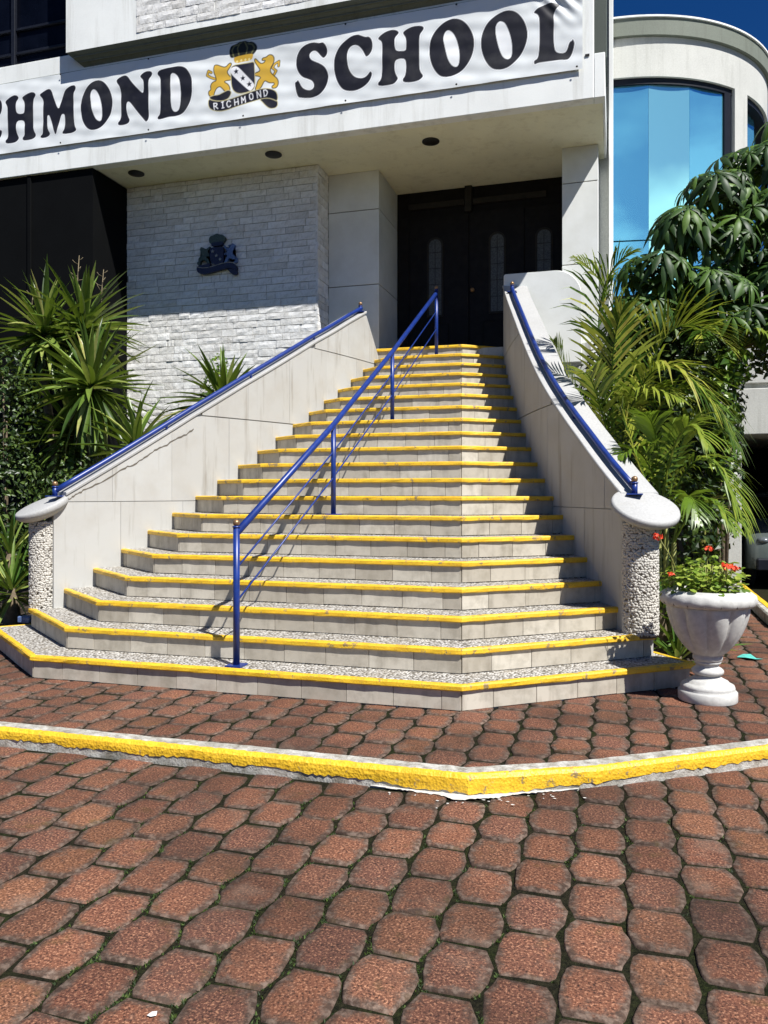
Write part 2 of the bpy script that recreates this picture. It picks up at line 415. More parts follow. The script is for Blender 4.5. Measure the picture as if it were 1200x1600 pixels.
def fattr(me, name, vals):
    a = me.attributes.new(name, 'FLOAT', 'POINT'); a.data.foreach_set('value', np.asarray(vals, dtype=np.float32))
def smooth_poly(p, it=2):
    for _ in range(it):
        q = []
        for i in range(len(p)):
            a, b = p[i], p[(i+1) % len(p)]
            q += [(a[0]*.75+b[0]*.25, a[1]*.75+b[1]*.25), (a[0]*.25+b[0]*.75, a[1]*.25+b[1]*.75)]
        p = q
    return p

# ------------------------------------------------------------------ outlines of the banner's lettering and crest (metres on the banner)
GLYPHS = [
 [[(-8.788,7.308),(-8.716,7.351),(-8.635,7.382),(-8.577,7.379),(-8.536,7.345),(-8.542,7.317),(-8.579,7.279),(-8.582,7.222),(-8.577,7.144),(-8.559,7.104),(-8.507,7.087),(-8.444,7.086),(-8.429,7.124),(-8.429,7.248),(-8.473,7.312),(-8.467,7.335),(-8.393,7.367),(-8.313,7.384),(-8.256,7.374),(-8.227,7.339),(-8.239,7.312),(-8.267,7.283),(-8.276,7.236),(-8.273,7.046),(-8.273,6.865),(-8.256,6.796),(-8.221,6.74),(-8.244,6.7),(-8.313,6.675),(-8.456,6.679),(-8.467,6.728),(-8.427,6.752),(-8.425,6.875),(-8.433,6.953),(-8.456,6.984),(-8.531,6.994),(-8.571,6.971),(-8.579,6.915),(-8.571,6.818),(-8.542,6.761),(-8.525,6.73),(-8.559,6.687),(-8.623,6.666),(-8.768,6.675),(-8.78,6.724),(-8.739,6.753),(-8.73,6.838),(-8.733,7.012),(-8.733,7.204),(-8.751,7.25)]],
 [[(-8.159,7.329),(-8.108,7.355),(-8.04,7.388),(-7.984,7.39),(-7.951,7.352),(-7.917,7.253),(-7.872,7.143),(-7.839,7.081),(-7.816,7.078),(-7.8,7.142),(-7.766,7.231),(-7.728,7.32),(-7.683,7.356),(-7.617,7.383),(-7.562,7.385),(-7.534,7.357),(-7.54,7.312),(-7.573,7.279),(-7.578,7.186),(-7.573,6.998),(-7.567,6.857),(-7.545,6.77),(-7.523,6.739),(-7.529,6.712),(-7.606,6.685),(-7.761,6.69),(-7.766,6.724),(-7.728,6.761),(-7.722,6.878),(-7.728,6.972),(-7.755,6.99),(-7.783,6.98),(-7.811,6.908),(-7.839,6.809),(-7.867,6.718),(-7.883,6.701),(-7.9,6.722),(-7.939,6.85),(-7.979,6.978),(-8.007,7.005),(-8.024,6.984),(-8.024,6.88),(-8.012,6.784),(-7.973,6.732),(-7.995,6.697),(-8.063,6.677),(-8.148,6.683),(-8.153,6.717),(-8.108,6.739),(-8.099,6.833),(-8.097,7.069),(-8.097,7.212),(-8.114,7.266),(-8.153,7.305)]],
 [[(-7.153,7.402),(-7.072,7.369),(-6.997,7.289),(-6.944,7.189),(-6.914,7.075),(-6.923,6.956),(-6.965,6.851),(-7.04,6.76),(-7.126,6.697),(-7.234,6.679),(-7.321,6.704),(-7.397,6.788),(-7.441,6.906),(-7.457,7.039),(-7.441,7.158),(-7.397,7.263),(-7.321,7.345),(-7.245,7.39)],
  [(-7.223,7.275),(-7.18,7.241),(-7.137,7.161),(-7.105,7.064),(-7.089,6.951),(-7.094,6.859),(-7.105,6.81),(-7.137,6.8),(-7.191,6.835),(-7.234,6.906),(-7.267,7.012),(-7.283,7.117),(-7.294,7.193),(-7.283,7.247),(-7.256,7.273)]],
 [[(-6.853,7.351),(-6.816,7.378),(-6.753,7.4),(-6.7,7.402),(-6.658,7.372),(-6.605,7.296),(-6.521,7.202),(-6.448,7.128),(-6.417,7.105),(-6.407,7.14),(-6.398,7.211),(-6.407,7.285),(-6.448,7.323),(-6.459,7.352),(-6.407,7.39),(-6.355,7.405),(-6.288,7.396),(-6.257,7.363),(-6.272,7.324),(-6.313,7.29),(-6.324,7.237),(-6.322,7.055),(-6.319,6.873),(-6.319,6.737),(-6.334,6.703),(-6.365,6.685),(-6.396,6.721),(-6.511,6.854),(-6.605,6.977),(-6.647,7.019),(-6.679,7.014),(-6.689,6.961),(-6.679,6.868),(-6.658,6.801),(-6.626,6.751),(-6.647,6.708),(-6.71,6.689),(-6.811,6.693),(-6.832,6.732),(-6.784,6.772),(-6.776,6.863),(-6.776,7.028),(-6.779,7.166),(-6.795,7.251),(-6.843,7.308)]],
 [[(-6.182,7.351),(-6.149,7.383),(-6.077,7.394),(-5.965,7.398),(-5.853,7.398),(-5.783,7.386),(-5.722,7.35),(-5.672,7.28),(-5.637,7.199),(-5.624,7.099),(-5.632,6.975),(-5.662,6.864),(-5.722,6.774),(-5.793,6.721),(-5.884,6.702),(-6.006,6.709),(-6.087,6.697),(-6.169,6.69),(-6.185,6.729),(-6.144,6.759),(-6.133,6.821),(-6.128,7.028),(-6.128,7.226),(-6.144,7.292),(-6.174,7.319)],
  [(-5.929,7.314),(-5.884,7.289),(-5.843,7.238),(-5.818,7.163),(-5.808,7.072),(-5.805,6.982),(-5.813,6.876),(-5.833,6.798),(-5.863,6.771),(-5.904,6.767),(-5.939,6.795),(-5.96,6.851),(-5.967,7.005),(-5.973,7.186),(-5.973,7.275),(-5.96,7.305)]],
 [[(-3.876,7.407),(-3.823,7.406),(-3.77,7.39),(-3.733,7.379),(-3.696,7.388),(-3.654,7.347),(-3.628,7.278),(-3.633,7.22),(-3.665,7.181),(-3.691,7.175),(-3.728,7.215),(-3.77,7.271),(-3.813,7.298),(-3.86,7.285),(-3.887,7.25),(-3.876,7.203),(-3.845,7.169),(-3.749,7.119),(-3.675,7.069),(-3.633,7.003),(-3.615,6.931),(-3.628,6.845),(-3.675,6.753),(-3.749,6.694),(-3.845,6.678),(-3.94,6.686),(-4.004,6.7),(-4.047,6.711),(-4.074,6.78),(-4.093,6.883),(-4.093,6.917),(-4.063,6.923),(-4.053,6.946),(-4.031,6.913),(-3.994,6.838),(-3.94,6.796),(-3.876,6.777),(-3.829,6.794),(-3.815,6.842),(-3.845,6.901),(-3.908,6.935),(-3.983,6.966),(-4.042,7.035),(-4.074,7.119),(-4.077,7.21),(-4.058,7.286),(-4.015,7.349),(-3.951,7.389)]],
 [[(-3.208,7.409),(-3.157,7.384),(-3.096,7.355),(-3.06,7.359),(-3.024,7.324),(-3.004,7.257),(-3.009,7.181),(-3.045,7.118),(-3.091,7.091),(-3.111,7.129),(-3.147,7.202),(-3.198,7.259),(-3.249,7.279),(-3.301,7.271),(-3.342,7.233),(-3.357,7.167),(-3.352,7.068),(-3.332,6.977),(-3.29,6.903),(-3.239,6.856),(-3.167,6.831),(-3.106,6.836),(-3.06,6.873),(-3.04,6.904),(-3.014,6.881),(-3.014,6.852),(-3.045,6.779),(-3.116,6.721),(-3.208,6.686),(-3.301,6.681),(-3.404,6.709),(-3.466,6.782),(-3.518,6.897),(-3.539,7.018),(-3.537,7.126),(-3.508,7.22),(-3.445,7.308),(-3.363,7.364),(-3.29,7.401)]],
 [[(-2.932,7.315),(-2.89,7.352),(-2.82,7.388),(-2.749,7.399),(-2.69,7.386),(-2.652,7.351),(-2.665,7.325),(-2.705,7.288),(-2.712,7.231),(-2.705,7.153),(-2.685,7.112),(-2.62,7.1),(-2.565,7.098),(-2.556,7.13),(-2.556,7.254),(-2.595,7.313),(-2.6,7.343),(-2.541,7.376),(-2.462,7.396),(-2.383,7.39),(-2.334,7.371),(-2.323,7.34),(-2.344,7.31),(-2.378,7.273),(-2.385,7.179),(-2.383,6.988),(-2.383,6.855),(-2.369,6.795),(-2.329,6.742),(-2.354,6.707),(-2.413,6.678),(-2.59,6.685),(-2.605,6.735),(-2.57,6.768),(-2.556,6.862),(-2.56,6.958),(-2.58,6.995),(-2.64,7.004),(-2.695,6.993),(-2.71,6.952),(-2.708,6.856),(-2.685,6.795),(-2.66,6.757),(-2.69,6.709),(-2.739,6.682),(-2.92,6.689),(-2.938,6.731),(-2.89,6.767),(-2.878,6.872),(-2.875,7.064),(-2.875,7.229),(-2.89,7.27),(-2.925,7.295)]],
 [[(-1.906,7.401),(-1.827,7.366),(-1.753,7.287),(-1.699,7.182),(-1.675,7.07),(-1.693,6.941),(-1.741,6.828),(-1.827,6.733),(-1.937,6.683),(-2.035,6.677),(-2.122,6.704),(-2.197,6.801),(-2.24,6.917),(-2.257,7.042),(-2.24,7.173),(-2.184,7.286),(-2.085,7.367),(-1.986,7.405)],
  [(-1.998,7.27),(-1.949,7.229),(-1.906,7.144),(-1.878,7.042),(-1.863,6.931),(-1.869,6.836),(-1.888,6.796),(-1.918,6.789),(-1.968,6.821),(-2.011,6.894),(-2.038,6.995),(-2.06,7.096),(-2.075,7.171),(-2.06,7.241),(-2.029,7.27)]],
 [[(-1.244,7.392),(-1.168,7.362),(-1.097,7.29),(-1.045,7.193),(-1.015,7.07),(-1.033,6.944),(-1.086,6.834),(-1.168,6.74),(-1.262,6.678),(-1.369,6.67),(-1.464,6.702),(-1.536,6.797),(-1.584,6.924),(-1.598,7.046),(-1.578,7.174),(-1.512,7.283),(-1.416,7.356),(-1.321,7.391)],
  [(-1.345,7.269),(-1.297,7.241),(-1.256,7.157),(-1.226,7.057),(-1.209,6.96),(-1.209,6.853),(-1.226,6.797),(-1.268,6.785),(-1.321,6.823),(-1.357,6.9),(-1.386,7),(-1.407,7.099),(-1.416,7.196),(-1.398,7.246),(-1.369,7.269)]],
 [[(-0.942,7.317),(-0.899,7.353),(-0.822,7.382),(-0.746,7.392),(-0.677,7.381),(-0.635,7.354),(-0.639,7.331),(-0.677,7.303),(-0.7,7.264),(-0.707,7.226),(-0.7,7.155),(-0.704,7.039),(-0.704,6.922),(-0.696,6.835),(-0.681,6.79),(-0.647,6.769),(-0.601,6.758),(-0.563,6.764),(-0.54,6.803),(-0.525,6.862),(-0.506,6.886),(-0.488,6.887),(-0.484,6.908),(-0.469,6.892),(-0.457,6.851),(-0.473,6.777),(-0.503,6.704),(-0.54,6.667),(-0.609,6.678),(-0.707,6.681),(-0.822,6.683),(-0.899,6.683),(-0.926,6.668),(-0.942,6.682),(-0.942,6.717),(-0.899,6.734),(-0.884,6.794),(-0.875,6.91),(-0.875,7.067),(-0.876,7.2),(-0.884,7.252),(-0.907,7.284),(-0.942,7.301)]]]
CREST = {
 'fold_l': [(-5.37,6.894),(-5.3,6.908),(-5.226,6.902),(-5.152,6.925),(-5.068,6.951),(-5.026,6.916),(-5.047,6.872),(-5.089,6.83),(-5.205,6.818),(-5.322,6.848)],
 'fold_r': [(-4.611,6.768),(-4.488,6.769),(-4.386,6.727),(-4.34,6.688),(-4.351,6.615),(-4.447,6.609),(-4.518,6.666),(-4.57,6.729)],
 'ribbon': [(-5.377,6.871),(-5.311,6.837),(-5.215,6.815),(-5.099,6.813),(-4.984,6.83),(-4.859,6.855),(-4.713,6.881),(-4.6,6.898),(-4.498,6.893),(-4.406,6.861),(-4.351,6.811),(-4.346,6.698),(-4.406,6.739),(-4.488,6.769),(-4.59,6.774),(-4.713,6.754),(-4.859,6.727),(-4.984,6.706),(-5.099,6.684),(-5.215,6.681),(-5.311,6.708),(-5.37,6.755)],
 'shield': [(-5.036,7.25),(-4.994,7.282),(-4.869,7.282),(-4.755,7.281),(-4.705,7.285),(-4.687,7.254),(-4.68,6.971),(-4.695,6.912),(-4.755,6.892),(-4.838,6.882),(-4.9,6.88),(-4.963,6.903),(-5.01,6.957),(-5.031,7.041)],
 'bend': [(-5.047,7.224),(-5.015,7.257),(-4.973,7.265),(-4.921,7.243),(-4.807,7.117),(-4.685,6.985),(-4.688,6.943),(-4.739,6.892),(-4.77,6.908),(-4.9,7.031),(-5.041,7.175)],
 'crown': [(-5.052,7.405),(-5.062,7.464),(-5.052,7.519),(-5.026,7.553),(-4.963,7.562),(-4.9,7.585),(-4.859,7.602),(-4.827,7.592),(-4.776,7.565),(-4.713,7.562),(-4.662,7.523),(-4.639,7.473),(-4.652,7.428),(-4.693,7.387),(-4.713,7.381),(-4.994,7.387),(-5.026,7.382)],
 'crown_band': [(-4.984,7.39),(-4.869,7.4),(-4.713,7.4),(-4.698,7.369),(-4.734,7.309),(-4.859,7.313),(-4.973,7.303),(-4.999,7.359)],
 'lion_r': [(-4.677,7.328),(-4.621,7.263),(-4.58,7.233),(-4.529,7.249),(-4.518,7.285),(-4.57,7.283),(-4.564,7.311),(-4.508,7.311),(-4.467,7.342),(-4.416,7.325),(-4.396,7.275),(-4.416,7.213),(-4.447,7.171),(-4.457,7.107),(-4.406,7.052),(-4.356,7.008),(-4.335,6.949),(-4.361,6.887),(-4.416,6.886),(-4.427,6.915),(-4.386,6.928),(-4.396,6.967),(-4.467,6.968),(-4.529,7.014),(-4.559,6.981),(-4.59,6.92),(-4.641,6.894),(-4.672,6.904),(-4.652,6.948),(-4.631,7.02),(-4.58,7.05),(-4.621,7.084),(-4.672,7.092),(-4.677,7.121),(-4.621,7.131),(-4.59,7.155),(-4.631,7.217),(-4.683,7.291)],
 'lion_l': [(-5.29,7.318),(-5.247,7.321),(-5.173,7.281),(-5.11,7.262),(-5.057,7.32),(-5.026,7.306),(-5.068,7.246),(-5.099,7.212),(-5.089,7.173),(-5.036,7.117),(-5.036,7.089),(-5.131,7.093),(-5.141,7.066),(-5.078,7.029),(-5.047,6.957),(-5.068,6.922),(-5.12,6.939),(-5.163,6.993),(-5.205,7.028),(-5.258,7.007),(-5.29,6.954),(-5.3,6.908),(-5.343,6.904),(-5.37,6.927),(-5.375,6.976),(-5.332,6.989),(-5.343,7.048),(-5.311,7.091),(-5.247,7.101),(-5.263,7.17),(-5.29,7.222)]}
STROKES = {
 'tail_r': [(-4.396,7.07),(-4.366,7.112),(-4.416,7.157),(-4.386,7.208),(-4.325,7.236),(-4.33,7.172)],
 'tail_l': [(-5.279,7.134),(-5.343,7.163),(-5.396,7.199),(-5.375,7.254),(-5.332,7.228)],
 'arc1': [(-4.994,7.396),(-5.02,7.486),(-4.984,7.542),(-4.921,7.546)],
 'arc2': [(-4.916,7.412),(-4.937,7.501),(-4.9,7.561),(-4.859,7.574)],
 'arc3': [(-4.807,7.409),(-4.786,7.486),(-4.817,7.558),(-4.848,7.577)],
 'arc4': [(-4.724,7.411),(-4.683,7.47),(-4.713,7.522),(-4.776,7.541)]}
RIBBON_TEXT = [
 [(-5.285,6.712),(-5.295,6.798)],
 [(-5.295,6.798),(-5.257,6.796),(-5.244,6.78),(-5.253,6.76),(-5.29,6.755)],
 [(-5.271,6.756),(-5.232,6.717)],
 [(-5.162,6.801),(-5.153,6.716)],
 [(-5.178,6.8),(-5.146,6.803)],
 [(-5.169,6.715),(-5.137,6.718)],
 [(-5.044,6.788),(-5.059,6.803),(-5.083,6.801),(-5.096,6.775),(-5.092,6.741),(-5.074,6.719),(-5.05,6.721),(-5.038,6.737)],
 [(-4.983,6.813),(-4.974,6.728)],
 [(-4.931,6.818),(-4.921,6.733)],
 [(-4.979,6.771),(-4.926,6.775)],
 [(-4.87,6.744),(-4.879,6.829),(-4.847,6.78),(-4.827,6.833),(-4.817,6.749)],
 [(-4.739,6.862),(-4.758,6.848),(-4.76,6.818),(-4.752,6.789),(-4.73,6.778),(-4.71,6.792),(-4.708,6.822),(-4.716,6.851),(-4.739,6.862)],
 [(-4.642,6.789),(-4.651,6.873),(-4.59,6.793),(-4.599,6.877)],
 [(-4.549,6.879),(-4.54,6.795)],
 [(-4.549,6.879),(-4.517,6.877),(-4.494,6.85),(-4.492,6.833),(-4.509,6.802),(-4.54,6.795)]]
STARS = [(-4.958,7.191),(-4.859,7.086),(-4.763,6.99)]
PEARLS = [(-4.947,7.327),(-4.885,7.334),(-4.822,7.333),(-4.765,7.33)]
# ------------------------------------------------------------------ plan data (metres; X along the facade, Y into the building)
RISE = 0.175
def YN(i): return 5.07+0.3025*(i-1)
def LCX(i): return -4.331+0.0735*(i-1)
def RCX(i): return -0.952-0.0572*(i-1)
CH = R(37.5); CC, CS = math.cos(CH), math.sin(CH)
def wl(Y): return -0.03852917*Y*Y+1.04543992*Y-10.06119052
def wr(Y): return -4.18522054e-03*Y**3+1.45823575e-01*Y*Y-1.90846663*Y+7.43333513
def interp(x, pts):
    if x <= pts[0][0]: return pts[0][1]
    for (a, b), (c, d) in zip(pts, pts[1:]):
        if x <= c: return b+(d-b)*(x-a)/(c-a)
    return pts[-1][1]
ZL = [(6.20,1.36),(6.9,1.83),(7.55,2.268),(8.2,2.68),(8.85,3.067),(9.4,3.39),(9.715,3.556),(10.1,3.77),(10.5,3.977)]
ZR = [(6.35,1.36),(6.8,1.67),(7.15,1.915),(7.65,2.24),(8.155,2.565),(8.6,2.87),(9.075,3.2),(9.5,3.48),(9.88,3.71),(10.4,4.0),(10.95,4.32)]
def ztl(Y): return interp(Y, ZL)
def ztr(Y): return interp(Y, ZR)
def step_line(i):
    """front edge of the nosing: left end, left crease, right crease, right end (plan)"""
    Y = YN(i); lc, rc = LCX(i), RCX(i)
    def end(x0, sgn, wall):
        t = 0.0
        while t < 2.2:
            x = x0+sgn*CC*t; y = Y+CS*t
            if (x-wall(y))*sgn > 0.10: break
            t += 0.01
        return (x, y)
    le = end(lc, -1, wl); re = end(rc, 1, wr)
    if i == 1: le = (lc-1.62*CC, Y+1.62*CS); re = (rc+1.93*CC, Y+1.93*CS)
    if i == 2: le = (lc-1.30*CC, Y+1.30*CS); re = (rc+1.66*CC, Y+1.66*CS)
    pts = [le, (lc, Y), (rc, Y), re]
    if i == 1: pts = [(le[0]+0.30, le[1]+0.34)]+pts+[(re[0]-0.27, re[1]+0.36)]
    if i == 2: pts = [(le[0]+0.12, le[1]+0.40)]+pts+[(re[0]-0.14, re[1]+0.36)]
    return pts
def offset_line(pts, d):
    """shift an open polyline to its left (inwards, behind the front edge) by d"""
    out = []
    n = len(pts)
    nr = []
    for a, b in zip(pts, pts[1:]):
        dx, dy = b[0]-a[0], b[1]-a[1]; L = math.hypot(dx, dy); nr.append((-dy/L, dx/L))
    for i, p in enumerate(pts):
        if i == 0: nx, ny = nr[0]; k = 1
        elif i == n-1: nx, ny = nr[-1]; k = 1
        else:
            nx, ny = nr[i-1][0]+nr[i][0], nr[i-1][1]+nr[i][1]; L = math.hypot(nx, ny); nx, ny = nx/L, ny/L
            k = 1/(nx*nr[i][0]+ny*nr[i][1])
        out.append((p[0]+nx*d*k, p[1]+ny*d*k))
    return out

# ------------------------------------------------------------------ ground
LOW = -0.10
KB = [(-9.0, 4.03), (-0.735, 4.05), (-0.15, 4.33), (3.2, 6.59)]        # back edge of the kerb
KF = offset_line(KB, -0.12)
drive = struct(obj('driveway', mesh('driveway', [(-60,-40,LOW-0.008),(60,-40,LOW-0.008),(60,40,LOW-0.008),(-60,40,LOW-0.008)], [(0,1,2,3)], 'mossy_joint')))
pvb = KB+[(3.2, 14.5), (-9.0, 14.5)]
pave = struct(prism('pavement', pvb, LOW-0.3, -0.008, 'mossy_joint'))
far = struct(obj('terrain', mesh('terrain', [(-1500,-1500,LOW-0.05),(1500,-1500,LOW-0.05),(1500,1500,LOW-0.05),(-1500,1500,LOW-0.05)], [(0,1,2,3)], 'soil')))

def paver_outline(ys, rng):
    k = ys/0.262; s = 0.214/0.2
    base = [(.080,-.1262),(.0915,-.10),(.1075,-.045),(.1075,.045),(.0915,.10),(.080,.1262)]
    o = [(x*s-0.0055, y*k*0.982) for x, y in base]+[(-(x*s-0.0055), -y*k*0.982) for x, y in base]
    return [(x+rng.uniform(-.0065,.0055), y+rng.uniform(-.0055,.0045)) for x, y in o]
def paver_rings(o, rng):
    n = len(o); cx = sum(p[0] for p in o)/n; cy = sum(p[1] for p in o)/n
    def ins(d):
        r = []
        for x, y in o:
            L = math.hypot(x-cx, y-cy); f = max(0.1, (L-d)/L); r.append((cx+(x-cx)*f, cy+(y-cy)*f))
        return r
    vs, ed = [], []
    for d, z, e in ((0, -0.020, 1.0), (0.003, -0.004, 1.0), (0.009, -0.0006, 0.95), (0.062, 0.0006, 0.12)):
        for x, y in ins(d): vs.append((x, y, z+(rng.uniform(-.001,.001) if d else 0))); ed.append(e)
    vs.append((cx, cy, 0.002)); ed.append(0.0)
    fs = []
    for j in range(3):
        for k in range(n): fs.append((j*n+k, j*n+(k+1) % n, (j+1)*n+(k+1) % n, (j+1)*n+k))
    for k in range(n): fs.append((3*n+k, 3*n+(k+1) % n, 4*n))
    return vs, fs, ed
def paver_mesh(o, rng):
    vs, fs, ed = paver_rings(o, rng)
    me = mesh('paver', vs, fs, 'paver_red', True)
    fattr(me, 'edge', ed); fattr(me, 'tint', [rng.random()]*len(vs)); return me
def clip_poly(poly, a, b):
    """keep what lies left of the line a->b"""
    out = []
    f = lambda p: (b[0]-a[0])*(p[1]-a[1])-(b[1]-a[1])*(p[0]-a[0])
    for i in range(len(poly)):
        p, q = poly[i], poly[(i+1) % len(poly)]; fp, fq = f(p), f(q)
        if fp >= 0: out.append(p)
        if fp*fq < 0:
            t = fp/(fp-fq); out.append((p[0]+(q[0]-p[0])*t, p[1]+(q[1]-p[1])*t))
    return out
def in_view(x, y, z, m=20):
    d = -math.sin(YAW)*x+math.cos(YAW)*y
    if d < 0.3: return False
    u = 600+FPX*(math.cos(YAW)*x+math.sin(YAW)*y)/d; v = 770-FPX*(z-CAM_H)/d
    return -m-60/d < u < 1200+m+60/d and v < 1600+m+180/d
rng = random.Random(5)
def kerb_y(x, line): return interp(x, line)
def lay_pavers(parent, z, ys, x0, x1, y0, y1, ox, oy, inside, clip_lines):
    var = [paver_mesh(paver_outline(ys, rng), rng) for _ in range(9)]
    svs, sfs, sed, stn = [], [], [], []
    k0 = int((x0-ox)/0.214)-1; cnt = 0
    for k in range(k0, k0+int((x1-x0)/0.214)+3):
        X = ox+0.214*k
        n0 = int((y0-oy)/ys)-1
        for n in range(n0, n0+int((y1-y0)/ys)+3):
            Y = oy+ys*n+(ys/2 if k % 2 else 0)
            if not (x0 < X < x1 and y0 < Y < y1): continue
            st = inside(X, Y)
            if st < 0: continue
            px, py = X+rng.uniform(-.004,.004), Y+rng.uniform(-.004,.004)
            zz = z+rng.uniform(-.0045,.0035); rz = R(rng.uniform(-2.2,2.2)); tx, ty = R(rng.uniform(-.9,.9)), R(rng.uniform(-.9,.9))
            vis = in_view(X, Y, z)
            if st == 1 and vis:
                o = obj('paver', rng.choice(var), parent); o.location = (px, py, zz); o.rotation_euler = (tx, ty, rz); cnt += 1
                if rng.random() < 0.5: o.rotation_euler.z += math.pi
            else:
                ol = paver_outline(ys, rng)
                if st == 2:
                    ol = [(a+px, b+py) for a, b in ol]
                    for L in clip_lines: ol = clip_poly(ol, *L)
                    if len(ol) < 3: continue
                    ar = abs(sum(ol[i][0]*ol[(i+1) % len(ol)][1]-ol[(i+1) % len(ol)][0]*ol[i][1] for i in range(len(ol))))/2
                    if ar < 0.003: continue
                    ol = [(a-px, b-py) for a, b in ol]
                if vis:
                    o = obj('paver', paver_mesh(ol, rng), parent); o.location = (px, py, zz); cnt += 1
                else:
                    v, f, e = paver_rings(ol, rng); b = len(svs)
                    svs += [(p[0]+px, p[1]+py, p[2]+zz) for p in v]; sfs += [tuple(i+b for i in q) for q in f]; sed += e; stn += [rng.random()]*len(v)
    if svs:
        me = mesh('paver_field', svs, sfs, 'paver_red', True); fattr(me, 'edge', sed); fattr(me, 'tint', stn)
        stuff(obj('paver_field', me, parent))
    return cnt
def in_low(X, Y):
    return 1 if Y < interp(X, KF)+0.10 else -1
n1 = lay_pavers(drive, LOW, 0.279, -5.0, 3.4, 0.4, 6.8, -0.06, 2.508, in_low, [])
KL = [(KB[0], KB[1]), (KB[1], KB[2]), (KB[2], KB[3])]
def in_up(X, Y):
    d = Y-interp(X, KB)
    if d < -0.14: return -1
    if X > 1.55 and Y < 9.0: pass
    if X > 1.62: return -1 if Y > 8.5 else (2 if d < 0.24 else 1)
    if -4.25 < X < -1.05 and Y > 5.35: return -1
    if X <= -4.25 and Y > 5.35+0.75*(-4.25-X)+0.1 and X > -5.6: return -1
    if X <= -5.6 and Y > 6.3: return -1
    if -1.05 <= X < 0.55 and Y > 5.35+0.767*(X+1.05): return -1
    if 0.55 <= X < 0.75 and Y > 6.9: return -1
    return 2 if d < 0.24 else 1
def up_clip(): return []
n2 = lay_pavers(pave, 0.0, 0.262, -7.0, 2.9, 3.9, 12.6, -0.02, 4.46, in_up, [KL[0], KL[1], KL[2]])
print('pavers', n1, n2)

# moss tufts in the joints
def tuft(name, pts, mat, parent, rng):
    vs, fs, tn = [], [], []
    for (x, y, z, s) in pts:
        for _ in range(7):
            a = rng.uniform(0, 6.28); r = rng.uniform(0, s); h = rng.uniform(.004, .013)*(s/0.02)**0.5; w_ = rng.uniform(.002, .005)
            cx, cy = x+math.cos(a)*r, y+math.sin(a)*r; b = len(vs); d = rng.uniform(0, 6.28)
            vs += [(cx-w_*math.cos(d), cy-w_*math.sin(d), z), (cx+w_*math.cos(d), cy+w_*math.sin(d), z), (cx+rng.uniform(-.01,.01), cy+rng.uniform(-.01,.01), z+h)]
            fs.append((b, b+1, b+2)); t = rng.random(); tn += [t]*3
    me = mesh(name, vs, fs, mat); fattr(me, 'tint', tn); return stuff(tag(obj(name, me, parent), 'short moss and weeds growing in the paver joints', 'moss') if parent is None else obj(name, me, parent))
pts = []
for _ in range(2200):
    Y = rng.uniform(1.7, 3.95); X = rng.uniform(-0.95*Y, 0.22*Y)
    k = round((X+0.06)/0.214-0.5); j = -0.06+0.214*(k+0.5)
    n = (Y-2.508)/0.279-(0.5 if k % 2 else 0); fr = abs((n % 1.0)-0.5)*2        # zigzag of the long joint
    xx = j+(0.028*(1-2*fr))*(-1)
    dens = math.sin(X*2.1+1.0)*math.sin(Y*1.7+0.4)+0.45*math.sin(X*5+Y*4)
    if dens < rng.uniform(-0.35, 0.8): continue
    if Y > interp(xx, KF)-0.03: continue
    pts.append((xx+rng.uniform(-.008,.008), Y, LOW-0.008, rng.uniform(.006,.02)))
tuft('moss', pts, 'moss_leaf', None, rng)

# kerb: yellow painted, washed-pebble top, with whitewash smear at its corner
def sweep(name, line, prof, mat, parent=None, jit=0.0, rng=None, sub=0.0, smooth=False):
    """prof: (offset inwards, z) closed section swept along an open plan polyline with mitres"""
    pts = list(line)
    if sub:
        q = []
        for a, b in zip(pts, pts[1:]):
            n = max(1, int(math.hypot(b[0]-a[0], b[1]-a[1])/sub))
            q += [(a[0]+(b[0]-a[0])*t/n, a[1]+(b[1]-a[1])*t/n) for t in range(n)]
        pts = q+[pts[-1]]
    lines = {}
    vs, fs = [], []
    m = len(prof); n = len(pts)
    offs = [offset_line(pts, o) for o, z in prof]
    for i in range(n):
        for j, (o, z) in enumerate(prof):
            x, y = offs[j][i]
            if jit: x += rng.uniform(-jit, jit); y += rng.uniform(-jit, jit)
            vs.append((x, y, z+(rng.uniform(-jit, jit)*0.5 if jit else 0)))
    for i in range(n-1):
        for j in range(m):
            fs.append((i*m+j, i*m+(j+1) % m, (i+1)*m+(j+1) % m, (i+1)*m+j))
    fs.append(tuple(range(m))[::-1]); fs.append(tuple((n-1)*m+j for j in range(m)))
    bm = bmesh.new(); bv = [bm.verts.new(v) for v in vs]
    for f in fs: bm.faces.new([bv[k] for k in f])
    bmesh.ops.triangulate(bm, faces=[f for f in bm.faces if len(f.verts) > 4])
    return obj(name, bm_mesh(name, bm, mat, smooth), parent)
kerb = struct(sweep('kerb', KF, [(0.010,-0.3),(0.006,-0.06),(0.008,-0.02),(0.026,0.0),(0.06,0.006),(0.125,0.006),(0.125,-0.3)], 'kerb_wash', None, 0.003, rng, 0.06))
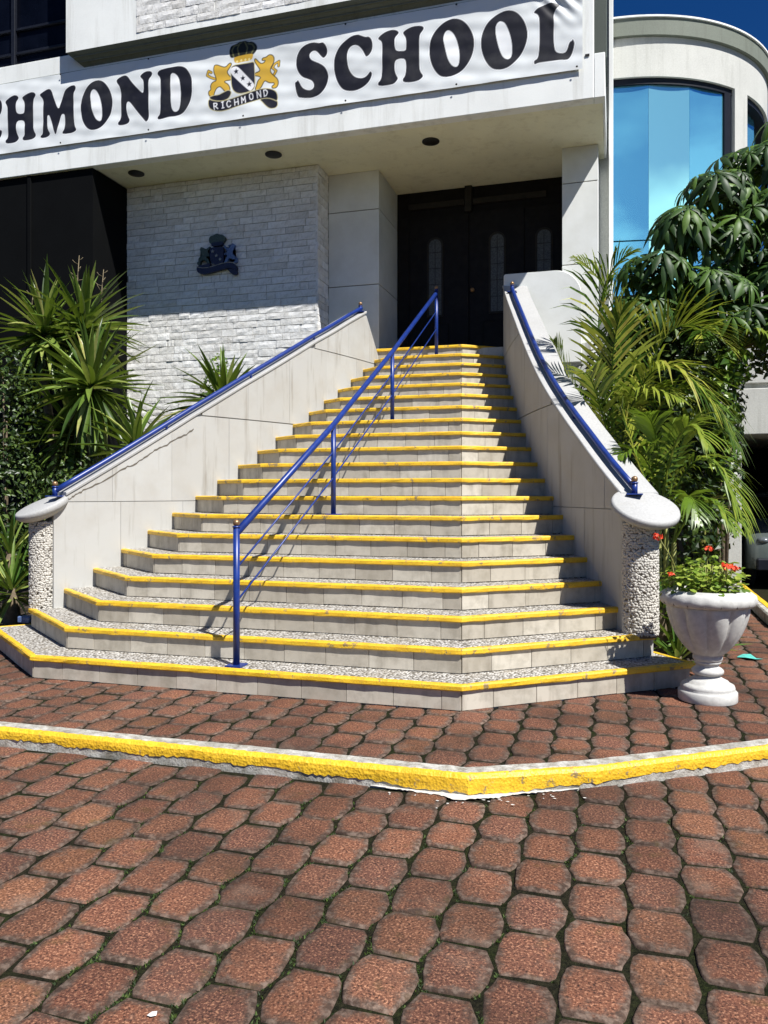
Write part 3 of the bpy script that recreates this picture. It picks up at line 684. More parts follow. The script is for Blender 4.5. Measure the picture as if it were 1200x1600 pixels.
# brushed yellow paint: covers the face only part of the way down, deepest at the corner
kp = []
for a_, b_ in zip(KF, KF[1:]):
    n_ = max(1, int(math.hypot(b_[0]-a_[0], b_[1]-a_[1])/0.022)) if a_[0] > -5 or b_[0] < 2 else 60
    kp += [(a_[0]+(b_[0]-a_[0])*t/n_, a_[1]+(b_[1]-a_[1])*t/n_) for t in range(n_)]
kp.append(KF[-1])
prof = [(0.016,0.0),(0.001,0.0),(-0.001,0.45),(0.001,0.85),(0.014,1.04),(0.024,1.09),(0.036,1.08),(0.036,1.0)]
ofs = [offset_line(kp, o) for o, q in prof]
vs, fs = [], []
for i_, (x_, y_) in enumerate(kp):
    zlow = -0.057-0.030*math.exp(-((x_+0.66)/0.7)**2)+rng.uniform(-.007,.007)+0.007*math.sin(x_*9)*math.sin(x_*3.3)
    for j_, (o, q) in enumerate(prof):
        px_, py_ = ofs[j_][i_]; edge = rng.uniform(-.006,.006) if j_ == 6 else rng.uniform(-.002,.002)
        zz = zlow*(1-q) if q <= 1 else 0.006*(q-1)/0.11+0.004
        vs.append((px_, py_+edge, zz+rng.uniform(-.0015,.0015)))
m_ = len(prof)
for i_ in range(len(kp)-1):
    for j_ in range(m_): fs.append((i_*m_+j_, i_*m_+(j_+1) % m_, (i_+1)*m_+(j_+1) % m_, (i_+1)*m_+j_))
obj('paint_band', mesh('paint_band', vs, fs, 'kerb_yellow'), kerb)
# splashes of whitewash on the pavers in front of the kerb's corner
vs, fs = [], []
def splash(cx, cy, rx, ry, z):
    b = len(vs); n = 18
    vs.append((cx, cy, z))
    for k in range(n):
        a = 6.283*k/n; q = rng.uniform(.65, 1.15); vs.append((cx+rx*q*math.cos(a), cy+ry*q*math.sin(a), z))
    for k in range(n): fs.append((b, b+1+k, b+1+(k+1) % n))
sx_ = [-1.22+0.011*k for k in range(96)]
for k, x in enumerate(sx_):
    y = interp(x, KF); wd_ = 0.012+0.060*math.exp(-((x+0.70)/0.20)**2)*(0.75+0.25*math.sin(x*31))+rng.uniform(-.006,.007)
    vs += [(x, y+0.02, LOW+0.0062), (x+rng.uniform(-.003,.003), y-max(0.003, wd_*min(1, k/8.0, (95-k)/8.0)), LOW+0.0056)]
    if k: fs.append((2*k-2, 2*k-1, 2*k+1, 2*k))
for t in range(26):
    x = -0.70+rng.gauss(0, 0.25); y = interp(x, KF)
    splash(x, y-0.05-abs(rng.gauss(0, .05)), rng.uniform(.003,.010), rng.uniform(.003,.007), LOW+0.0062+0.0001*t)
stuff(obj('whitewash', mesh('whitewash', vs, fs, 'lime_wash'), kerb))
# side kerb beside the parking bay
sk = struct(sweep('kerb', [(1.66, 12.6), (1.60, 9.1), (1.75, 8.8), (3.2, 8.7)], [(0.0,-0.1),(0.0,0.10),(0.015,0.115),(0.13,0.115),(0.145,0.10),(0.145,-0.1)], 'kerb_wash', None, 0.003, rng, 0.15))
sweep('paint_band', [(1.66, 12.6), (1.60, 9.1)], [(0.07,0.112),(0.07,0.121),(0.135,0.121),(0.152,0.10),(0.152,0.02),(0.14,0.02)], 'kerb_yellow', sk, 0.002, rng, 0.15)

# ------------------------------------------------------------------ staircase
stair = thing('staircase', 'wide staircase with yellow nosings and pale tiled risers rising to the doors', 'staircase', (-2.6, 5.1, 0))
OV = 0.023
def seg_tiles(a, b, z0, z1, parent, first):
    L = math.hypot(b[0]-a[0], b[1]-a[1]); ux, uy = (b[0]-a[0])/L, (b[1]-a[1])/L; nx, ny = uy, -ux    # outward
    s = 0.0; w0 = first
    while s < L-0.02:
        e = min(L, s+w0); w0 = 0.33+rng.uniform(-.006,.006)
        if L-e < 0.05: e = L
        th = 0.012+rng.uniform(-.0015,.0015); gp = 0.0007; zt = z1-rng.uniform(0,.003); zb = z0+rng.uniform(.001,.005)
        vsx = []
        for d in (0.0, th):
            for q, zz in ((s+gp, zb), (e-gp, zb), (e-gp, zt), (s+gp, zt)):
                ii = 0.0016 if d else 0.0
                qq = q+(ii if q < (s+e)/2 else -ii); z_ = zz+(ii if zz == zb else -ii)
                vsx.append((a[0]+ux*qq+nx*d, a[1]+uy*qq+ny*d, z_))
        obj('tile', mesh('tile', vsx, [(4,5,6,7),(0,1,5,4),(1,2,6,5),(2,3,7,6),(3,0,4,7)], 'riser_tile'), parent)
        s = e
TOPN = 20
lines = {i: step_line(i) for i in range(1, TOPN+1)}
lines[20] = [(-3.75, YN(20)), (-2.03, YN(20)), (-0.5, YN(20)+1.15)]
for i in range(1, TOPN+1):
    z = i*RISE; F = lines[i]
    riser = offset_line(F, OV+0.012)
    if i < TOPN:
        nx = offset_line(lines[i+1], OV+0.14)
        if i == 1: back = [(nx[0][0]-0.2, nx[0][1]+0.2)]+nx[1:-1]+[(nx[-1][0]+0.2, nx[-1][1]+0.1)]
        else: back = nx
        poly = riser+back[::-1]
    else:
        poly = riser+[(-0.45, 12.2), (-3.75, 12.2)]
    bm = bmesh.new(); bm_prism(bm, poly, z-RISE-0.03 if i > 1 else -0.05, z-0.002)
    bmesh.ops.triangulate(bm, faces=[f for f in bm.faces if len(f.verts) > 4])
    st = obj('step', bm_mesh('step', bm, 'pebble_wash'), stair)
    sweep('nosing', F, [(0.005,z-0.040),(0.0,z-0.033),(0.0,z-0.009),(0.008,z+0.001),(0.046,z+0.002),(0.052,z-0.02),(0.052,z-0.040)], 'nosing_yellow', st, 0.0026, rng, 0.09)
    for a, b in zip(riser, riser[1:]):
        seg_tiles(a, b, z-RISE+0.001, z-0.036, st, rng.uniform(.16,.33))

# ------------------------------------------------------------------ stair side walls
def side_wall(name, label, f, zt, y0, y1, sgn, slant, joints, seglen):
    W, WB = 0.30, 0.20
    T = thing(name, label, 'stair wall', (f(6.5)+sgn*W/2, 6.5, 0))
    def nrm(Y):
        d = (f(Y+.01)-f(Y-.01))/.02; L = math.hypot(d, 1); n = Vector((1/L, -d/L))     # plan normal, +X side
        return n if sgn > 0 else -n                                            # pointing to the outer side
    def pt(Y, off):                                                            # off>0 outwards from the inner face
        n = nrm(Y); return f(Y)+n.x*off, Y+n.y*off
    CAPT = 0.042
    N = 40
    # core
    vs, fs = [], []
    ys = [y0+(y1-y0)*k/N for k in range(N+1)]
    for Y in ys:
        top = min(zt(Y)-CAPT+0.01, slant(Y))
        for off, z in ((0.022, -0.05), (0.022, top), (WB, top), (WB, -0.05)):
            x, y = pt(Y, off); vs.append((x, y, z))
    for k in range(N):
        for j in range(4): fs.append((4*k+j, 4*k+(j+1) % 4, 4*k+4+(j+1) % 4, 4*k+4+j))
    fs += [(0, 1, 2, 3), tuple(4*N+j for j in (3, 2, 1, 0))]
    bm = bmesh.new(); bv = [bm.verts.new(v) for v in vs]
    for q in fs: bm.faces.new([bv[k] for k in q])
    obj('wall_core', bm_mesh('wall_core', bm, 'wall_panel'), T)
    # cladding panels on the inner face
    zs = [-0.02]+joints+[9.0]
    for bi, (za, zb) in enumerate(zip(zs, zs[1:])):
        s = y0+(0.0 if bi == 0 else -rng.uniform(0, .3))
        while s < y1-0.01:
            e = min(y1, s+seglen*rng.uniform(.85, 1.15)); a0 = max(s, y0)
            if y1-e < 0.15: e = y1
            if e-a0 > 0.03:
                n = max(2, int((e-a0)/0.09)+1); gp = 0.0012; gz = 0.006 if bi else 0.0
                lo, hi = [], []
                cols = []
                for k in range(n+1):
                    Y = a0+gp+(e-a0-2*gp)*k/n
                    top = min(zb-gz, zt(Y)-CAPT+0.004, slant(Y)); bot = za+(gz if bi else 0)
                    if top-bot > 0.015: cols.append((Y, bot, top))
                if len(cols) >= 2:
                    vs, fs = [], []
                    th = rng.uniform(-.0012,.0012)
                    for Y, b_, t_ in cols:
                        for off in (th, 0.03):
                            for z in (b_, t_):
                                x, y = pt(Y, off); vs.append((x, y, z))
                    m = len(cols)
                    for k in range(m-1):
                        o = 4*k
                        fs += [(o, o+1, o+5, o+4), (o+1, o+3, o+7, o+5), (o+2, o+6, o+7, o+3), (o, o+4, o+6, o+2)]
                    fs += [(0, 2, 3, 1), (4*m-4, 4*m-3, 4*m-1, 4*m-2)]
                    bm = bmesh.new(); bv = [bm.verts.new(v) for v in vs]
                    for q in fs: bm.faces.new([bv[k] for k in q])
                    obj('panel', bm_mesh('panel', bm, 'wall_panel'), T)
            s = e
    # cap
    yc1 = y1 if sgn > 0 else 10.5
    N = 44; vs, fs = [], []
    sec = [(-0.012,-CAPT+0.010),(-0.014,-0.012),(-0.010,-0.003),(-0.004,0.0),(W+0.004,0.0),(W+0.012,-0.004),(W+0.016,-0.014),(W+0.014,-CAPT+0.010)]
    m = len(sec)
    for k in range(N+1):
        Y = y0+0.10+(yc1-y0-0.10)*k/N
        for off, dz in sec:
            x, y = pt(Y, off); vs.append((x, y, zt(Y)+dz))
    for k in range(N):
        for j in range(m): fs.append((m*k+j, m*k+(j+1) % m, m*k+m+(j+1) % m, m*k+m+j))
    bm = bmesh.new(); bv = [bm.verts.new(v) for v in vs]
    for q in fs: bm.faces.new([bv[k] for k in q])
    bm.faces.new([bv[k] for k in range(m)]); bm.faces.new([bv[m*N+k] for k in range(m)])
    bmesh.ops.triangulate(bm, faces=[f_ for f_ in bm.faces if len(f_.verts) > 4])
    cap = obj('cap', bm_mesh('cap', bm, 'cap_stone'), T)
    return T, pt, cap
Lw, Lpt, Lcap = side_wall('stair_wall', 'pale panelled wall on the left of the stairs, sunlit, with a long crack', wl, ztl, 6.22, 10.9, -1,
        lambda Y: 9 if Y < 10.5 else 3.93-(Y-10.5)*1.55, [1.345, 2.275, 3.27], 0.62)
Rw, Rpt, Rcap = side_wall('stair_wall', 'pale panelled wall on the right of the stairs, shaded, with palms behind', wr, ztr, 6.36, 10.98, 1,
        lambda Y: 9, [1.30, 2.30, 3.30], 0.62)
def end_disc(parent, c, slope_dir, slope, rr):
    prof = [(0.10,-0.118),(0.16,-0.114),(0.21,-0.092),(rr*0.94,-0.066),(rr,-0.046),(rr,-0.02),(rr*0.975,-0.004),(rr*0.93,0.0),(0.01,0.002)]
    o = lathe('cap_disc', prof, 0, 0, 'cap_stone', parent, 40)
    ax = Vector((-slope_dir[1], slope_dir[0], 0))     # horizontal axis across the slope
    q = Quaternion(ax, slope)
    me = o.data; me.transform(Matrix.Translation(Vector(c)) @ q.to_matrix().to_4x4())
    return o
slope = math.atan(0.62)
end_disc(Rcap, (0.235, 6.37, 1.338), (0.45, -0.89), slope*0.93, 0.262)
end_disc(Lcap, (-5.22, 6.26, 1.325), (-0.45, -0.89), slope*0.80, 0.255)
# long crack and dirt line in the left wall (a thin recessed-looking ragged strip)
CRACK = [(6.31,1.345),(6.37,1.395),(6.47,1.455),(6.62,1.535),(6.83,1.675),(6.96,1.735),(7.12,1.86),(7.27,1.935),(7.46,2.05),(7.60,2.13)]
vs, fs = [], []
cq = []
for (ya, za), (yb, zb) in zip(CRACK, CRACK[1:]):
    for t in range(6):
        s = t/6; cq.append((ya+(yb-ya)*s+rng.uniform(-.006,.006), za+(zb-za)*s+rng.uniform(-.008,.008)))
for k, (Y, z) in enumerate(cq):
    w_ = 0.0035+0.005*abs(math.sin(k*0.7))
    x, y = Lpt(Y, -0.0035); vs += [(x, y, z-w_), (x, y, z+w_)]
for k in range(len(cq)-1): fs.append((2*k, 2*k+2, 2*k+3, 2*k+1))
obj('crack', mesh('crack', vs, fs, 'crack_dark'), Lw)

# ------------------------------------------------------------------ pebble columns at the foot of the walls
def pebble_column(label, cx, cy, z0, z1, rad, tiltdir, group):
    T = thing('pebble_column', label, 'column', (cx, cy, z0), group)
    prof = [(rad, z0-0.02), (rad, z1-0.12), (rad, z1)]
    lathe('shaft', prof, cx, cy, 'column_mortar', T, 32)
    vs, fs, tn = [], [], []
    bm = bmesh.new(); bmesh.ops.create_icosphere(bm, subdivisions=1, radius=1.0)
    iv = [v.co.copy() for v in bm.verts]; jf = [tuple(v.index for v in f.verts) for f in bm.faces]; bm.free()
    z = z0+0.008; row = 0
    while z < z1:
        n = 46
        for k in range(n):
            a = 2*math.pi*(k+0.5*(row % 2)+rng.uniform(-.3,.3))/n
            if rng.random() < 0.05: continue
            s = rng.uniform(.0105, .0165); b = len(vs)
            q = Quaternion((0, 0, 1), a) @ Quaternion((1, 0, 0), rng.uniform(0, 3))
            zz = z+rng.uniform(-.006,.006); rr = rad+rng.uniform(-.003,.002)
            for v in iv:
                p = q @ Vector((v.x*s*0.6, v.y*s*1.25, v.z*s*0.85)); vs.append((cx+rr*math.cos(a)+p.x, cy+rr*math.sin(a)+p.y, zz+p.z))
            fs += [tuple(i+b for i in f) for f in jf]
        z += 0.0195; row += 1
    stuff(obj('pebble', mesh('pebble', vs, fs, 'white_pebble', True), T))
pebble_column('washed pebble column under the round cap of the right stair wall', 0.195, 6.42, 0.345, 1.20, 0.132, 1, None)
pebble_column('washed pebble column under the round cap of the left stair wall', -5.20, 6.275, 0.345, 1.17, 0.128, -1, None)
# ------------------------------------------------------------------ school building
B = thing('school_building', 'white school building with a deep entrance canopy above the stairs', 'building', (-4, 11, 0))
YC, YB, YP, YD, ZS = 9.785, 10.66, 11.10, 12.08, 6.184
# canopy: fascia, notch, soffit
fas = box('fascia', -13.0, -0.235, YC, YC+0.16, ZS-0.004, 7.86, 'white_paint', B, 0.008)
box('fascia_end', -0.232, -0.105, YC+0.002, YC+0.17, ZS-0.004, 6.715, 'white_paint', fas, 0.006)
box('canopy_side', -0.135, -0.105, YC+0.172, 11.6, ZS-0.002, 6.70, 'white_paint', fas, 0.006)
box('fascia_trim', -13.0, -0.26, YC-0.010, YC-0.002, 7.585, 7.60, 'trim_dark', fas, 0.0)
box('soffit', -7.30, -0.137, YC+0.162, 12.30, ZS+0.004, ZS+0.3, 'soffit_paint', B, 0.0)
box('roof_slab', -13.0, -0.24, YC+0.162, 12.6, 6.5, 6.7, 'grey_wall', B, 0.0)
box('scupper', -0.335, -0.285, YC-0.012, YC+0.05, 6.69, 6.715, 'lamp_black', B, 0.002)
# dark glazed recess at the left
rec = box('dark_recess', -13.0, -7.305, YC+0.05, 10.9, 0.0, ZS-0.008, 'void_black', B, 0.0)
for x in (-12.0, -10.8, -9.6, -8.4): box('mullion', x-0.03, x+0.03, YC+0.02, YC+0.048, 0.0, ZS-0.01, 'void_black', rec, 0.003)
# upper storey wall, window and bay
up = box('upper_wall', -13.0, -0.42, 10.35, 10.9, 6.705, 11.5, 'grey_wall', B, 0.0)
wu = box('window', -13.0, -7.45, 10.16, 10.30, 7.88, 11.3, 'window_dark', B, 0.0)
for x in (-12.2, -10.6, -8.95): box('window_frame', x-0.035, x+0.035, 10.10, 10.155, 7.88, 11.3, 'frame_dark', wu, 0.003)
for z in (8.25, 8.62, 9.3): box('window_frame', -13.0, -7.5, 10.12, 10.158, z-0.018, z+0.018, 'frame_dark', wu, 0.002)
box('sill', -13.0, -7.47, YC+0.162, 10.34, 7.80, 7.852, 'white_paint', B, 0.004)
x0, x1, yf, zb, zt_ = -7.587, -0.53, 9.607, 7.779, 11.4
D_ = YC-yf-0.003
vs = [(x0,yf,zb),(x1,yf,zb),(x1,yf,zt_),(x0,yf,zt_), (x0,YC+0.6,zb),(x1,YC+0.6,zb),(x1,YC+0.6,zt_),(x0,YC+0.6,zt_)]
fs = [(0,1,2,3),(1,5,6,2),(4,0,3,7),(3,2,6,7),(5,4,7,6)]
bay = obj('bay', mesh('bay', vs, fs, 'white_paint'), B)
vs = [(x0,yf,zb),(x1,yf,zb),(x1-D_,YC-0.003,zb-0.148),(x0+D_,YC-0.003,zb-0.148),(x0,YC+0.6,zb),(x0+D_,YC+0.6,zb-0.148),(x1,YC+0.6,zb),(x1-D_,YC+0.6,zb-0.148)]
obj('bay_underside', mesh('bay_underside', vs, [(3,2,1,0),(0,4,5,3),(2,7,6,1),(3,5,7,2)], 'trim_dark'), bay)
for k, q in enumerate((0.33, 0.66)):
    box('moulding', x0+D_*q+0.01, x1-D_*q-0.01, yf+D_*q-0.012, yf+D_*q+0.006, zb-0.148*q-0.012, zb-0.148*q+0.002, 'trim_dark', bay, 0.002)
# split-stone cladding ------------------------------------------------------
def stone_mesh(w_, h, seed):
    rg = random.Random(seed); nx, nz = 4, 2; vs, fs = [], []
    for j in range(nz+1):
        for i in range(nx+1):
            e = (i in (0, nx)) or (j in (0, nz))
            vs.append(((i/nx-0.5)*w_, -(rg.uniform(.002,.008) if e else rg.uniform(.003,.013)), (j/nz-0.5)*h))
    for j in range(nz):
        for i in range(nx): a = j*(nx+1)+i; fs.append((a, a+1, a+nx+2, a+nx+1))
    ring = [i for i in range(nx+1)]+[(j+1)*(nx+1)-1 for j in range(1, nz+1)]+[nz*(nx+1)+i for i in range(nx-1, -1, -1)]+[j*(nx+1) for j in range(nz-1, 0, -1)]
    b = len(vs)
    for r_ in ring: vs.append((vs[r_][0], 0.03, vs[r_][2]))
    for k in range(len(ring)): k2 = (k+1) % len(ring); fs.append((ring[k2], ring[k], b+k, b+k2))
    return vs, fs
stone_cache = {}
def lay_stones(parent, xa, xb, z0, z1, Y, face='front', part=lambda x, z: True, hmean=0.118):
    z = z0; svs, sfs, stn = [], [], []; cnt = 0
    while z < z1-0.02:
        h = min(hmean*rng.uniform(.86, 1.14), z1-z)
        if z1-z-h < 0.05: h = z1-z
        x = xa-rng.uniform(0, .25)
        while x < xb-0.01:
            w_ = rng.choice((0.14, 0.2, 0.26, 0.3, 0.36, 0.42))*rng.uniform(.9, 1.1)
            a, b = max(x, xa), min(x+w_, xb)
            if xb-b < 0.07: b = xb
            x = b
            if b-a < 0.03: continue
            dep = rng.uniform(-.005,.006); wv, hv = b-a-0.006, h-0.007
            cx, cz = (a+b)/2, z+h/2
            if part(cx, cz):
                v, f = stone_mesh(wv, hv, rng.random())
                me = mesh('stone', v, f, 'split_stone'); fattr(me, 'tint', [rng.random()]*len(v))
                o = obj('stone', me, parent); cnt += 1
                if face == 'front': o.location = (cx, Y+dep, cz)
                else: o.location = (Y-dep, cx, cz); o.rotation_euler = (0, 0, R(90))
            else:
                v, f = stone_mesh(wv, hv, rng.random()); bb = len(svs); t = rng.random()
                for p in v:
                    if face == 'front': svs.append((cx+p[0], Y+dep+p[1], cz+p[2]))
                    else: svs.append((Y-dep-p[1], cx+p[0], cz+p[2]))
                sfs += [tuple(i+bb for i in q) for q in f]; stn += [t]*len(v)
        z += h
    if svs:
        me = mesh('stone_field', svs, sfs, 'split_stone'); fattr(me, 'tint', stn); stuff(obj('stone_field', me, parent))
    return cnt
sw = box('stone_wall', -7.30, -4.125, YB+0.012, 11.6, 0.0, ZS+0.002, 'stone_grout', B, 0.0)
n3 = lay_stones(sw, -7.298, -4.12, 1.2, ZS, YB+0.006, 'front', lambda x, z: z > 3.95, 0.102)
n4 = lay_stones(sw, YB+0.0, YP-0.005, 2.4, ZS, -4.118, 'side', lambda x, z: z > 5.0, 0.102)
n5 = lay_stones(bay, -6.42, -1.4, 7.87, 9.3, yf-0.002, 'front', lambda x, z: z < 8.45, 0.118)
print('stones', n3, n4, n5)
# pilaster left of the doors, pillar at the right
def clad(name, xa, xb, ya, yb, zs, mat):
    p = box(name, xa+0.012, xb-0.012, ya+0.012, yb, zs[0], zs[-1], 'core_dark', B, 0.0)
    for a, b in zip(zs, zs[1:]): box('panel', xa, xb, ya, yb+0.01, a+(0.006 if a != zs[0] else 0), b-(0.006 if b != zs[-1] else 0), mat, p, 0.004)
    return p
clad('pilaster', -4.112, -3.322, YP-0.005, 12.25, [0.5, 3.40, 4.509, 5.617, ZS+0.003], 'pilaster_panel')
clad('pillar', -0.69, -0.212, YP+0.01, 11.62, [0.5, 3.45, 4.57, 5.692, ZS+0.003], 'pilaster_panel')
box('podium', -4.10, -0.30, 11.0, 12.6, 0.0, 3.47, 'grey_wall', B, 0.0)
box('return_wall', -0.26, -0.075, 11.64, 14.4, 0.0, 9.4, 'grey_wall', B, 0.004)
box('edge_fin', -0.073, -0.015, 11.5, 14.4, 0.0, 9.6, 'white_paint', B, 0.004)
box('shade_painted_beam', -0.40, -0.09, 10.2, 10.95, 6.86, 9.4, 'beam_shade_paint', B, 0.006)  # sun reaches this beam; its shade is painted on by the dark colour
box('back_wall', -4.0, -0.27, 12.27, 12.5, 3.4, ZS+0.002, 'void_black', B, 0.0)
# landing parapet with a rounded corner
pr = [(-1.47, 3.2), (-0.42, 3.2), (-0.42, 4.05)]
for k in range(9):
    a = R(90*k/8); pr.append((-0.42-0.36*(1-math.cos(a)), 4.10+0.36*math.sin(a)))
pr += [(-1.45, 4.46), (-1.47, 4.44)]
par = xz_prism('parapet', pr, 10.93, 11.07, 'pilaster_panel', B, 0.008)
# doors
dr = box('doorway', -3.318, -0.70, YD+0.03, YD+0.12, 3.5, ZS+0.001, 'door_wood', B, 0.0)
def arch(cx, w_, z0, z1, n=10):
    r_ = w_/2; p = [(cx-r_, z0), (cx+r_, z0)]
    for k in range(n+1):
        a = math.pi*k/n; p.append((cx+r_*math.cos(a), z1-r_+r_*math.sin(a)))
    return p
for (a, b, wc) in ((-3.30, -3.12, None), (-3.115, -2.165, -2.695), (-2.155, -1.31, -1.722), (-1.305, -0.71, -1.017)):
    lf = box('door_leaf', a, b, YD, YD+0.028, 3.51, 5.78, 'door_wood', dr, 0.004)
    if wc:
        xz_prism('glass_light', arch(wc, 0.20, 4.22, 5.41), YD-0.006, YD-0.002, 'leaded_glass', lf)
        fr = arch(wc, 0.26, 4.19, 5.44); inn = arch(wc, 0.20, 4.22, 5.41)
        vs = [(x, YD-0.016, z) for x, z in fr]+[(x, YD-0.016, z) for x, z in inn]+[(x, YD-0.001, z) for x, z in fr]+[(x, YD-0.001, z) for x, z in inn]
        n = len(fr); fs = []
        for k in range(n):
            k2 = (k+1) % n
            fs += [(k, k2, n+k2, n+k), (k, 2*n+k, 2*n+k2, k2), (n+k, n+k2, 3*n+k2, 3*n+k)]
        obj('light_frame', mesh('light_frame', vs, fs, 'door_trim'), lf)
        for z in (4.45, 4.7, 4.95, 5.2): box('lead_bar', wc-0.1, wc+0.1, YD-0.010, YD-0.0065, z-0.004, z+0.004, 'door_trim', lf, 0.0)
        box('lead_bar', wc-0.004, wc+0.004, YD-0.010, YD-0.0068, 4.23, 5.38, 'door_trim', lf, 0.0)
        for z0_, z1_ in ((3.62, 4.08),): box('raised_panel', wc-0.22, wc+0.22, YD-0.014, YD-0.001, z0_, z1_, 'door_wood', lf, 0.008)
for a, b in ((-3.12, -2.23), (-2.10, -0.98)): box('transom_bar', a, b, YD-0.03, YD+0.028, 5.90, 5.985, 'door_trim', dr, 0.004)
box('transom_post', -2.22, -2.11, YD-0.05, YD+0.029, 5.79, 6.18, 'door_trim', dr, 0.004)
ball('door_knob', (-2.10, YD-0.05, 4.56), 0.035, 'brass_knob', dr)

# ------------------------------------------------------------------ ceiling lamps
for k, (x, y, lb) in enumerate(((-6.82, 10.20, 'recessed black ceiling lamp nearest the dark recess'), (-4.59, 10.17, 'recessed black ceiling lamp above the corner of the stone wall'), (-2.38, 10.39, 'recessed black ceiling lamp with stained plaster above the doors'))):
    T = thing('ceiling_lamp', lb, 'ceiling lamp', (x, y, ZS), 'recessed lamps in the canopy')
    lathe('ring', [(0.112, -0.016), (0.118, -0.012), (0.118, -0.001), (0.085, -0.001), (0.085, -0.012)], x, y, 'lamp_black', T, 28, z0=ZS+0.003)
    lathe('reflector', [(0.084, -0.010), (0.05, -0.004), (0.035, -0.006)], x, y, 'lamp_black', T, 24, z0=ZS+0.003)
    ball('bulb', (x, y, ZS-0.004), 0.022, 'lamp_glass', T, 1, 0.5)

# ------------------------------------------------------------------ banner
def seg_dist(P, a, b):
    ax, ay = a; dx, dy = b[0]-ax, b[1]-ay; L2 = dx*dx+dy*dy+1e-12
    t = np.clip(((P[:, 0]-ax)*dx+(P[:, 1]-ay)*dy)/L2, 0, 1)
    return np.hypot(P[:, 0]-ax-t*dx, P[:, 1]-ay-t*dy)
def sdf(P, rings):
    """signed distance, negative inside (even-odd)"""
    d = np.full(len(P), 9.0); ins = np.zeros(len(P), bool)
    for p in rings:
        n = len(p)
        for i in range(n):
            a, b = p[i], p[(i+1) % n]
            d = np.minimum(d, seg_dist(P, a, b))
            c = (a[1] > P[:, 1]) != (b[1] > P[:, 1])
            if a[1] != b[1]: ins ^= c & (P[:, 0] < (b[0]-a[0])*(P[:, 1]-a[1])/(b[1]-a[1])+a[0])
    return np.where(ins, -d, d)
def paint(P, C, rings, col, grow=0.0, aa=0.006):
    xs = [q[0] for r_ in rings for q in r_]; zs = [q[1] for r_ in rings for q in r_]; m = 0.03+abs(grow)
    idx = np.where((P[:, 0] > min(xs)-m) & (P[:, 0] < max(xs)+m) & (P[:, 1] > min(zs)-m) & (P[:, 1] < max(zs)+m))[0]
    if len(idx) == 0: return
    s = sdf(P[idx], rings)-grow
    f = np.clip(0.5-s/aa, 0, 1)[:, None]
    C[idx] = C[idx]*(1-f)+np.array(col[:3])*f
def stroke(P, C, line, wd, col, aa=0.006):
    xs = [q[0] for q in line]; zs = [q[1] for q in line]; m = 0.03+wd
    idx = np.where((P[:, 0] > min(xs)-m) & (P[:, 0] < max(xs)+m) & (P[:, 1] > min(zs)-m) & (P[:, 1] < max(zs)+m))[0]
    if len(idx) == 0: return
    d = np.full(len(idx), 9.0)
    for a, b in zip(line, line[1:]): d = np.minimum(d, seg_dist(P[idx], a, b))
    f = np.clip(0.5-(d-wd/2)/aa, 0, 1)[:, None]
    C[idx] = C[idx]*(1-f)+np.array(col[:3])*f
def star(c, r_): return [(c[0]+(r_ if k % 2 == 0 else r_*0.45)*math.sin(math.pi*k/5), c[1]+(r_ if k % 2 == 0 else r_*0.45)*math.cos(math.pi*k/5)) for k in range(10)]
BX0, BX1, BZ0, BZ1, HS = -10.75, -0.365, 6.533, 7.582, 0.0075
nx, nz = int((BX1-BX0)/HS), int((BZ1-BZ0)/HS)
gx, gz = np.meshgrid(np.linspace(BX0, BX1, nx+1), np.linspace(BZ0, BZ1, nz+1))
P = np.stack([gx.ravel(), gz.ravel()], 1)
C = np.tile(np.array(srgb(226,230,230)[:3]), (len(P), 1))
INK = srgb(30,30,38)
def shift(rings, dx): return [[(x+dx, z) for x, z in r_] for r_ in rings]
gl = [[smooth_poly(r_, 2) for r_ in G] for G in GLYPHS]
cglyph = shift(gl[6], -8.832-(-3.004))
zb_, zc_ = 6.675, 7.395
iglyph = [smooth_poly([(x, z) for x, z in [(-9.83,zc_),(-9.60,zc_+.01),(-9.57,zc_-.05),(-9.64,zc_-.10),(-9.65,zc_-.2),(-9.65,zb_+.2),(-9.64,zb_+.1),(-9.57,zb_+.05),(-9.60,zb_),(-9.84,zb_-.005),(-9.86,zb_+.05),(-9.80,zb_+.1),(-9.79,zb_+.2),(-9.79,zc_-.2),(-9.80,zc_-.1),(-9.86,zc_-.06)]], 2)]
rglyph = [smooth_poly([(-10.58,zc_-.03),(-10.5,zc_),(-10.2,zc_),(-10.05,zc_-.07),(-10.0,zc_-.2),(-10.06,zc_-.33),(-10.16,zc_-.38),(-10.05,zb_+.1),(-9.95,zb_+.05),(-9.97,zb_),(-10.13,zb_-.005),(-10.2,zb_+.06),(-10.3,zb_+.28),(-10.36,zb_+.28),(-10.36,zb_+.12),(-10.3,zb_+.05),(-10.33,zb_),(-10.55,zb_),(-10.58,zb_+.05),(-10.51,zb_+.12),(-10.5,zc_-.15),(-10.57,zc_-.08)], 2),
          smooth_poly([(-10.36,zc_-.11),(-10.22,zc_-.1),(-10.16,zc_-.2),(-10.22,zc_-.31),(-10.36,zc_-.31)], 2)]
for G in gl+[cglyph, iglyph, rglyph]:
    paint(P, C, [G[0]], srgb(206,210,212), 0.020)
    paint(P, C, [G[0]], srgb(240,242,242), 0.014)
    paint(P, C, G, INK)
GOLD, DARK, CRM = srgb(214,172,62), srgb(70,62,34), srgb(206,196,150)
cs = {k: smooth_poly(v, 2) for k, v in CREST.items()}
for k in ('tail_l', 'tail_r'):
    stroke(P, C, STROKES[k], 0.040, DARK); stroke(P, C, STROKES[k], 0.022, GOLD)
for k in ('lion_l', 'lion_r'):
    paint(P, C, [cs[k]], DARK, 0.012); paint(P, C, [cs[k]], GOLD, -0.001)
